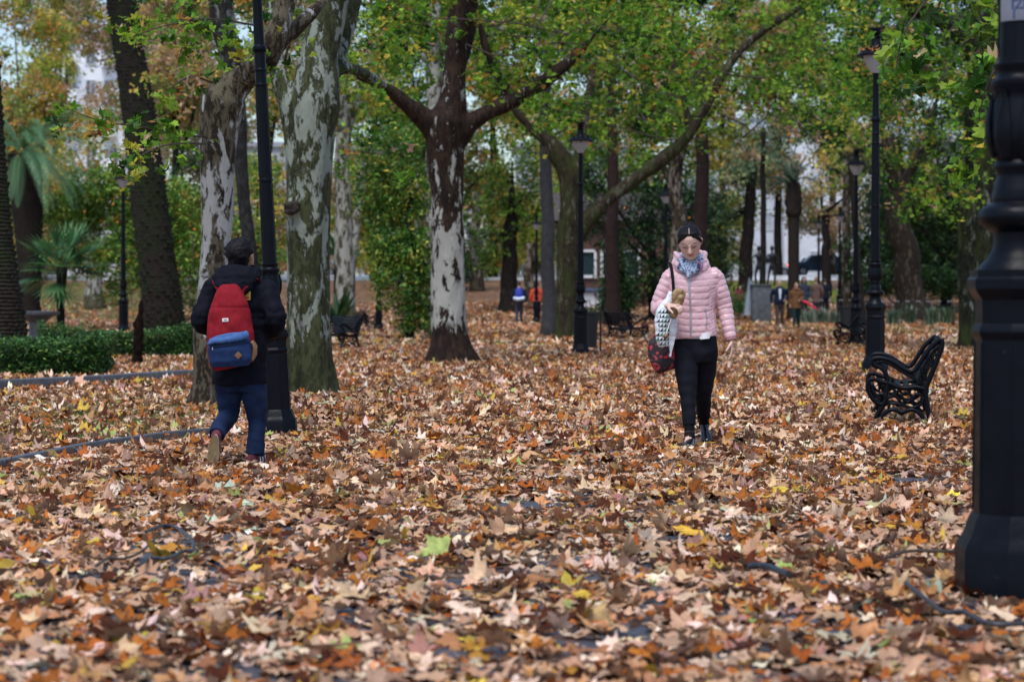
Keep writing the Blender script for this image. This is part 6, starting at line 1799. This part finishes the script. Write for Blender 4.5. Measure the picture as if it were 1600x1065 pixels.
# ---- student with the red backpack, seen from behind
def student():
    Y = 14.6; s = F / Y; g = Vector((P(374, 728, Y).x, Y, 0))
    r = empty('person', g, 0, 'person seen from behind in a black hooded parka and blue jeans, walking away', 'person')
    X = lambda px: (px - 374) / s
    Z = lambda py: P(374, py, Y).z
    R = Euler((math.radians(-12), 0, math.radians(180 - 22))).to_matrix() @ Matrix.Diagonal((1.16, 1.12, .95))   # faces away, turned a little to the right
    ch = Vector((X(378), .07, Z(424)))
    hs = 1.0
    shL, elL, wrL = (X(334), -.0, Z(452)), (X(316), -.06, Z(500)), (X(334), .14, Z(522))
    shR, elR, wrR = (X(418), -.0, Z(452)), (X(432), -.06, Z(500)), (X(416), .14, Z(525))
    hiL, knL, anL = (X(357), 0, Z(590)), (X(356), .08, Z(648)), (X(345), -.20, .225)
    hiR, knR, anR = (X(394), 0, Z(590)), (X(401), .05, Z(655)), (X(397), .03, .085)
    b = MB(); head_parts(b, ch, R, hs)
    b.tube([(X(377), .0, Z(440)), (X(377), .0, Z(425)), Vector(ch) + R @ Vector((0, .02, .05))], [.055, .05, .05], 12)
    b.tube([(X(375), .01, Z(605)), (X(375), .01, Z(580)), (X(375), .01, Z(530)), (X(375), .01, Z(465)), (X(376), .0, Z(438))], [(.13, .09), (.14, .10), (.12, .09), (.15, .09), (.06, .05)], 14, up=(0, 1, 0))
    for p in ((shL, elL, wrL), (shR, elR, wrR)): b.tube([Vector(q) for q in p], [.042, .035, .027], 10)
    for p in ((hiL, knL, anL), (hiR, knR, anR)): b.tube([Vector(q) for q in p], [.07, .048, .036], 10)
    hand(b, wrL, (.5, .4, -.6), (.5, -.2, .3), (0, 1, 0), .5, .95); hand(b, wrR, (-.5, .4, -.6), (-.5, -.2, .3), (0, 1, 0), .5, .95)
    b.tube([Vector(anR), (X(402), .05, .04), (X(412), .14, .025)], [.034, .032, .022], 8)
    b.tube([Vector(anL), (X(344), -.22, .14), (X(343), -.22, .06)], [.034, .032, .022], 8)
    fuse(b, .006, 'body', SKIN, r, None, face_cols(ch, R, hs, (.42, .23, .16)), 1)
    def tuft(m, T):
        rng = np.random.RandomState(4)
        for k in range(90):
            a = rng.uniform(0, 2 * PI); e = rng.uniform(-.3, 1.3); d = Vector((math.cos(a) * math.cos(e), math.sin(a) * math.cos(e), math.sin(e)))
            c = Vector((d.x * .080, .006 + d.y * .101, .147 + d.z * .097))
            if c.y < -.03 and c.z < .16: continue
            q_ = rng.uniform(.009, .016); m.ball(T(*c), (q_, q_, q_ * .8), 7, 5)
    hair_cap(ch, R, hs, 'hair', M['hair'], r, [(.035, .045, -.03, .075, .03), (.06, .062, -.015, .088, .022), (.09, .070, -.005, .098, .012), (.12, .077, .03, .104, .008), (.15, .080, .06, .106, .008), (.178, .078, .086, .102, .006), (.20, .070, .086, .090, .006), (.225, .052, .066, .066, .006), (.243, .024, .03, .03, .006)], 5, .007, 30, extra=tuft, voxel=.0075, zs=.8)
    j = MB()
    rings = [(599, 330, 421, .150), (585, 331, 420, .150), (560, 332, 419, .145), (530, 333, 419, .140), (500, 331, 422, .14), (475, 328, 424, .135), (458, 326, 426, .12), (446, 334, 417, .10), (437, 346, 404, .085), (428, 356, 396, .07)]
    j.tube([((X(a) + X(b_)) / 2, .005, Z(y)) for y, a, b_, d in rings], [((X(b_) - X(a)) / 2, d) for y, a, b_, d in rings], 26, up=(0, 1, 0))
    for (a, e, w) in ((shL, elL, wrL), (shR, elR, wrR)):
        a, e, w = map(Vector, (a, e, w)); j.tube(bez([a, a.lerp(e, .5), e, e.lerp(w, .5), w], 4), lerp_list([.075, .078, .072, .064, .058], 4), 14); j.ball(a, (.078, .08, .072), 12, 8); j.ball(e, (.07, .07, .07), 12, 8)
    bk = cloth('black_parka', (.0045, .0055, .011), .8, 200, .3)
    jk = fuse(j, .008, 'jacket', bk, r, lambda V, N: vnoise(V, 8, 3) * .012 + (np.abs(vnoise(V * np.array([1, 1, 1.3]), 13, 14)) - .3) * .016 + vnoise(V, 30, 4) * .003)
    h = MB(); hp = []
    for k in range(21):
        a = 2 * PI * k / 20; hp.append((X(375) + math.cos(a) * .115, .0 + math.sin(a) * .085, Z(428) + .035 * math.sin(a)))
    h.tube(hp, .040, 12)
    h.tube([(X(371), -.09, Z(418)), (X(371), -.135, Z(434)), (X(370), -.155, Z(450)), (X(368), -.165, Z(465))], [(.12, .045), (.155, .06), (.13, .055), (.065, .035)], 16, up=(0, 1, 0))
    fuse(h, .008, 'hood', bk, jk, lambda V, N: vnoise(V, 12, 6) * .014 + vnoise(V * np.array([1, 1, 2]), 28, 7) * .006)
    pt = MB(); pt.box((X(390), -.130, Z(460)), (.052, .006, .075), (0, .05, 0), bev=.002); pa = pt.build('patch', simple('yellow_patch', (.80, .50, .08), .6, 0, .1, 30, 0), jk)
    p2 = MB(); p2.box((X(387.5), -.135, Z(457)), (.018, .004, .030), bev=.001); p2.box((X(390), -.135, Z(465)), (.034, .004, .012), bev=.001); p2.build('patch_print', simple('red_print', (.5, .06, .04), .6), jk)
    # jeans
    t = MB(); t.tube([(X(375), .01, Z(575)), (X(375), .01, Z(600)), (X(375), .01, Z(612))], [(.165, .12), (.17, .125), (.14, .11)], 22, up=(0, 1, 0))
    jm, nt, bb, out = new_mat('blue_denim'); v = objvec(nt); c = ramp(nt, noise(nt, v, 5, 4, .6), [(.35, (.006, .012, .034)), (.65, (.017, .034, .088))]); nt.links.new(c, bb.inputs['Base Color']); bb.inputs['Roughness'].default_value = .8; bb.inputs['Specular IOR Level'].default_value = .1; bump(nt, bb, noise(nt, v, 160, 3), .3, .002)
    hl, kl, al = map(Vector, (hiL, knL, anL)); hr, kr, ar = map(Vector, (hiR, knR, anR))
    t.tube(bez([hl, hl.lerp(kl, .5), kl, kl.lerp(al, .5), al.lerp(kl, -.02)], 4), lerp_list([.094, .084, .070, .064, .060], 4), 16)
    t.tube(bez([hr, hr.lerp(kr, .5), kr, kr.lerp(ar, .5), ar + Vector((0, 0, -.01))], 4), lerp_list([.094, .084, .068, .062, .060], 4), 16)
    fuse(t, .009, 'jeans', jm, r, lambda V, N: vnoise(V, 11, 2) * .011 + vnoise(V * np.array([1, 1, 2]), 22, 3) * .004)
    up_ = simple('maroon_canvas', (.10, .012, .025), .7, 0, .2, 30, .2); gum = simple('gum_sole', (.20, .14, .065), .55, 0, .25, 25, .2); wh = simple('white_rubber', (.70, .70, .72), .4, 0, .05, 20, 0)
    o = shoe((X(345), -.215, .225), (X(341), -.25, .035), (X(346), -.262, .225), 'shoe', up_, r, sole=[gum, wh], up=(0, 1, .15))
    o2 = shoe(anR, (X(415), .16, .035), (X(389), -.03, .04), 'shoe', up_, r, sole=[gum, wh], up=(0, 0, 1))
    for k in range(3):
        m = MB(); d = Vector((X(415) - X(389), .19, 0)).normalized(); n_ = Vector((d.y, -d.x, 0)); c = Vector((X(389), -.03, .045)) + d * (.08 + k * .028) + n_ * .043
        m.tube([c + Vector((0, 0, -.025)) , c + d * .006 - n_ * .010 + Vector((0, 0, .022))], [(.005, .004)] * 2, 6); m.build('stripe', wh, o2)
    # the red backpack
    bp = empty('backpack', g + Vector((X(369), -.22, Z(510))), 0, 'dark red backpack with blue front pocket and tan leather patch, worn by the student', 'backpack')
    o = lambda px, py, y=0: Vector((X(px) - X(368), y, Z(py) - Z(510)))
    m = MB()
    rr = [(572, 342, 396, .03), (566, 333, 402, .06), (545, 330, 403, .080), (520, 330, 402, .085), (495, 332, 398, .080), (475, 337, 394, .07), (458, 343, 387, .055), (448, 349, 381, .035), (444, 355, 375, .02)]
    m.tube([o((a + b_) / 2, y, .02 * 0) for y, a, b_, d in rr], [((X(b_) - X(a)) / 2, d) for y, a, b_, d in rr], 28, up=(0, 1, 0))
    red = cloth('red_canvas', (.22, .012, .020), .8, 300, .35)
    bd = fuse(m, .007, 'main_compartment', red, bp, lambda V, N: vnoise(V, 14, 2) * .007 + np.exp(-((V[:, 2] - (Z(480) - Z(510))) / .006) ** 2) * -.004)
    nav = cloth('navy_canvas', (.020, .045, .13), .8, 300, .35); lb = cloth('blue_canvas', (.055, .12, .30), .8, 300, .35)
    m = MB(); pk = [(571, 340, 396, .02), (562, 334, 401, .055), (545, 332, 401, .075), (535, 333, 400, .07), (528, 334, 398, .05)]
    m.tube([o((a + b_) / 2, y, -.035) for y, a, b_, d in pk], [((X(b_) - X(a)) / 2 * .99, d) for y, a, b_, d in pk], 24, up=(0, 1, 0))
    po = fuse(m, .006, 'front_pocket', nav, bp, lambda V, N: vnoise(V, 16, 5) * .004)
    m = MB(); m.tube([o(334, 536, -.085), o(345, 531, -.108), o(366, 530, -.118), o(385, 525, -.108), o(396, 520, -.08)], [(.010, .012), (.018, .014), (.020, .014), (.026, .014), (.026, .012)], 10, up=(0, 0, 1) if False else (0, 1, 0))
    m.tube([o(336, 531, -.075), o(352, 526, -.10), o(372, 524, -.108), o(392, 521, -.085)], [(.014, .010), (.022, .010), (.026, .010), (.022, .010)], 10, up=(0, 1, 0))
    fuse(m, .006, 'pocket_flap', lb, bp, lambda V, N: vnoise(V, 20, 6) * .003)
    bb_ = bvh_of(po)
    def dec(px, py, w, h_, name, mat, rot=0, tgt=bb_, par=po):
        q = o(px, py); hit = tgt.ray_cast(Vector((q.x, -1, q.z)), Vector((0, 1, 0))); y = hit[0].y if hit[0] is not None else -.1
        mm = MB(); mm.box((q.x, y - .004, q.z), (w, .006, h_), (0, rot, 0), bev=.0015); return mm.build(name, mat, par)
    dec(381, 553, .038, .038, 'leather_patch', simple('tan_leather', (.16, .075, .035), .5), PI / 4)
    dec(361, 499, .042, .024, 'cloth_label', simple('label_white', (.70, .70, .68), .6), -.05, bvh_of(bd), bd)
    dec(361, 498.5, .020, .003, 'label_print', simple('label_print', (.08, .05, .05), .6), -.05, bvh_of(bd), bd).location.y -= .004
    dec(341.5, 543, .006, .020, 'zip_pull', simple('zip_pull', (.6, .6, .62), .3, .7))
    strip_on(bb_, [(o(337, 541).x, o(337, 541).z), (o(360, 538).x, o(360, 538).z), (o(398, 533).x, o(398, 533).z)], .006, 'zip', simple('dark_zip', (.01, .012, .02), .5), po)
    m = MB(); m.tube([o(399, 530, -.01), o(403, 540, .01), o(403, 552, .01), o(399, 562, .0)], [(.012, .05), (.020, .055), (.018, .05), (.008, .04)], 8, up=(0, 1, 0)); m.build('side_panel', simple('tan_side', (.30, .16, .09), .6), bp)
    for sx, (x0, x1, x2) in ((-1, (352, 340, 343)), (1, (378, 398, 400))):
        m = MB(); m.tube(bez([o(x0, 466, -.005), o((x0 + x1) / 2 + sx, 451, .045), o(x1, 438, .14), o(x2, 436, .22), o(x2, 450, .33)], 4), [(.026, .009)] * 17, 8, up=(0, .6, .8)); m.build('strap', red, bp)
student()

# ---- people farther away
def walker(px, py, hpx, label, coat, trou, hair_, hem=.78, face=-1, hip_w=1.0, stride=.12, extra=None, skin=(.50, .30, .22), arms=None, lean=0.0, hood=None, shirt=None, Yf=None):
    g = G(px, py) if Yf is None else GD(px, Yf); s = hpx / F * g.y / 1.72
    r = empty('person', g, 0 if face < 0 else PI, label, 'person', None, s)
    b = MB(); ch = Vector((0, -.02 - lean * .3, 1.475)); R = Euler((.15, 0, 0)).to_matrix(); head_parts(b, ch, R, 1.0)
    b.tube([(0, .02, 1.38), (0, .01, 1.46), (0, .0, 1.52)], [.06, .052, .05], 10)
    b.tube([(0, 0, .82), (0, 0, .95), (0, 0, 1.15), (0, 0, 1.35), (0, .01, 1.42)], [(.14, .10), (.16, .11), (.14, .10), (.17, .10), (.07, .06)], 12, up=(0, 1, 0))
    A = arms or (((-.19, 0, 1.36), (-.27, .03, 1.1), (-.27, -.06, .86)), ((.19, 0, 1.36), (.27, .03, 1.1), (.27, -.06, .86)))
    Lg = (((-.09, 0, .88), (-.09, -stride * .6, .48), (-.09, -stride, .09)), ((.09, 0, .88), (.09, stride * .2, .48), (.10, stride, .09)))
    for p in A:
        b.tube([Vector(q) for q in p], [.045, .037, .028], 8); d = Vector(p[2]) - Vector(p[1]); hand(b, p[2], d, (-1 if p[0][0] > 0 else 1, 0, 0), (0, -1, 0), .5)
    for p in Lg: b.tube([Vector(q) for q in p], [.07, .05, .038], 8)
    fuse(b, .012, 'body', SKIN, r, None, face_cols(ch, R, 1.0, skin), 1)
    t = MB(); t.tube([(0, 0, .74), (0, 0, .88), (0, 0, 1.0)], [(.14, .11), (.17, .13), (.16, .12)], 14, up=(0, 1, 0))
    for p in Lg:
        q = [Vector(v) for v in p]; t.tube([q[0], q[1], q[2]], [.095, .072, .058], 10)
        shoe(q[2], q[2] + Vector((0, -.15, -.055)), q[2] + Vector((0, .06, -.05)), 'shoe', M['shoe'], r, voxel=.014)
    fuse(t, .016, 'trousers', trou, r, lambda V, N: vnoise(V, 9, 2) * .01)
    j = MB(); j.tube([(0, 0, hem), (0, 0, hem + .12), (0, 0, 1.12), (0, 0, 1.30), (0, 0, 1.39), (0, .01, 1.45)], [(.20, .15), (.20, .15), (.18, .13), (.21, .13), (.16, .11), (.08, .08)], 16, up=(0, 1, 0))
    for p in A: j.tube(bez([Vector(p[0]), Vector(p[1]), Vector(p[2])], 3), lerp_list([.078, .064, .05], 3), 10)
    fuse(j, .015, 'coat', coat, r, lambda V, N: vnoise(V, 9, 5) * .012)
    if hood is not None:
        h = MB(); h.tube([(0, .03, 1.42), (0, .03, 1.50), (0, .03, 1.62), (0, .03, 1.72), (0, .03, 1.75)], [(.11, .11), (.12, .12), (.115, .12), (.08, .09), (.03, .03)], 12, up=(0, 1, 0)); fuse(h, .015, 'hood', hood, r)
    else:
        hair_cap(ch, R, 1.0, 'hair', hair_, r, [(.06, .064, -.03, .09, .025), (.10, .072, 0, .10, .012), (.14, .077, .03, .104, .008), (.175, .075, .08, .10, .006), (.20, .068, .084, .09, .006), (.225, .05, .064, .064, .006), (.24, .02, .03, .03, .006)], 5, .006, 26, voxel=.012)
    if shirt is not None:
        q = MB(); q.add([(-.05, -.142, 1.38), (.05, -.142, 1.38), (.015, -.160, 1.0), (-.015, -.160, 1.0), (-.05, -.10, 1.38), (.05, -.10, 1.38), (.015, -.12, 1.0), (-.015, -.12, 1.0)], [(0, 3, 2, 1), (4, 5, 6, 7), (0, 1, 5, 4), (1, 2, 6, 5), (2, 3, 7, 6), (3, 0, 4, 7)]); q.build('shirt', shirt, r, smooth=False)
    if extra: extra(r, s, g)
    return r
M['shoe'] = simple('dark_shoe', (.015, .012, .011), .4)
gh = simple('grey_hair', (.28, .24, .22), .6); bh = simple('brown_hair', (.03, .015, .01), .5)
walker(1218, 512, 76, 'bald grey man in a dark navy jacket and brown trousers strolling beside a companion', cloth('navy_wool', (.008, .014, .035)), cloth('brown_cords', (.06, .045, .038)), gh, hem=.84, stride=.1, shirt=cloth('pale_shirt', (.6, .64, .7)),
       arms=(((-.2, 0, 1.36), (-.29, .03, 1.12), (-.28, -.03, .86)), ((.2, 0, 1.36), (.30, .03, 1.12), (.20, -.12, 1.0))))
def umb(r, s, g):
    u = empty('folded_umbrella', g + Vector((.18, -.28, 1.02)) * s, 0, 'closed bright red umbrella held by the person in the brown fur-collared coat', 'umbrella', None, s)
    m = MB(); m.tube([(0, 0, 0), (.15, 0, -.07), (.45, 0, -.26), (.62, 0, -.38)], [.018, .055, .042, .010], 10); m.build('canopy', simple('red_nylon', (.62, .02, .06), .45), u)
    m = MB(); m.tube([(-.10, 0, .05), (0, 0, 0), (.66, 0, -.41)], .008, 6); m.tube([(-.10, 0, .05), (-.16, 0, .06), (-.17, 0, .0)], .012, 6); m.build('handle', simple('umbrella_handle', (.1, .03, .02), .4), u)
    f = MB(); f.tube([(math.cos(a * PI / 6) * .11, math.sin(a * PI / 6) * .10, 1.43 + .02 * math.sin(a)) for a in range(13)], .05, 8); f.build('fur_collar', simple('brown_fur', (.16, .07, .03), .9, 0, .4, 60, .6), r)
walker(1244, 512, 72, 'person in a tan-brown coat with fur collar, holding a closed red umbrella', cloth('brown_suede', (.13, .065, .03)), cloth('dark_green_trousers', (.012, .03, .035)), bh, hem=.72, stride=.14, extra=umb,
       arms=(((-.19, 0, 1.36), (-.26, .03, 1.1), (-.25, -.05, .86)), ((.19, 0, 1.36), (.24, .02, 1.12), (.12, -.22, 1.03))))
walker(1256, 496, 63, 'hooded person in a dark grey-blue coat walking behind the couple', cloth('slate_coat', (.05, .06, .09)), cloth('dark_trousers', (.02, .02, .03)), bh, hem=.7, hood=cloth('slate_hood', (.05, .06, .09)))
walker(1275, 495, 62, 'person in a dusty brown coat, turned away, below the farthest lamp', cloth('rosy_brown', (.16, .10, .085)), cloth('blue_grey_trousers', (.06, .07, .1)), simple('light_hair', (.25, .15, .08), .6), hem=.6, face=1)
walker(1289, 493, 58, 'person in a dark navy coat, rightmost of the far walkers', cloth('ink_coat', (.012, .016, .03)), cloth('ink_trousers', (.015, .018, .03)), bh, hem=.75, face=1)
def rucksack(r, s, g):
    u = empty('backpack', g + Vector((0, -.20, 1.2)) * s, 0, 'bright blue and white rucksack on a far walker beside the bushy tree', 'backpack', None, s)
    m = MB(); m.tube([(0, 0, -.22), (0, 0, -.05), (0, 0, .15), (0, 0, .24)], [(.15, .09), (.17, .11), (.14, .09), (.08, .05)], 14, up=(0, 1, 0)); m.build('pack', simple('blue_nylon', (.02, .04, .35), .5), u)
    m = MB(); m.tube([(-.22, -.02, -.20), (0, -.10, -.23), (.22, -.02, -.18)], [.07, .08, .07], 10); m.build('bedroll', simple('pale_roll', (.55, .65, .8), .6), u)
walker(811, 505, 66, 'person with a blue rucksack, walking away by the bushy green tree', cloth('dark_navy_jkt', (.012, .015, .03)), cloth('grey_jeans', (.05, .055, .08)), bh, hem=.9, face=1, extra=rucksack)
walker(839, 502, 62, 'person in a coral red top beside the column-like trunk', cloth('coral', (.62, .09, .05)), cloth('navy_jeans', (.015, .02, .045)), bh, hem=.85, face=1)
walker(1156, 492, 46, 'small figure in a reddish coat left of the fountain', cloth('wine_coat', (.22, .02, .06)), cloth('dk_trousers', (.02, .02, .03)), bh, hem=.8)
# people leave the litter clear where their soles stand
KEEP_OUT += [(g_.x, g_.y, .11) for g_ in (P(1072, 703, 16.1), P(1074, 703, 16.25), P(1108, 697, 16.65), P(1107, 697, 16.75), P(402, 728, 14.62), P(412, 728, 14.72), P(343, 728, 14.35))]
make_litter()
litter_sticks()
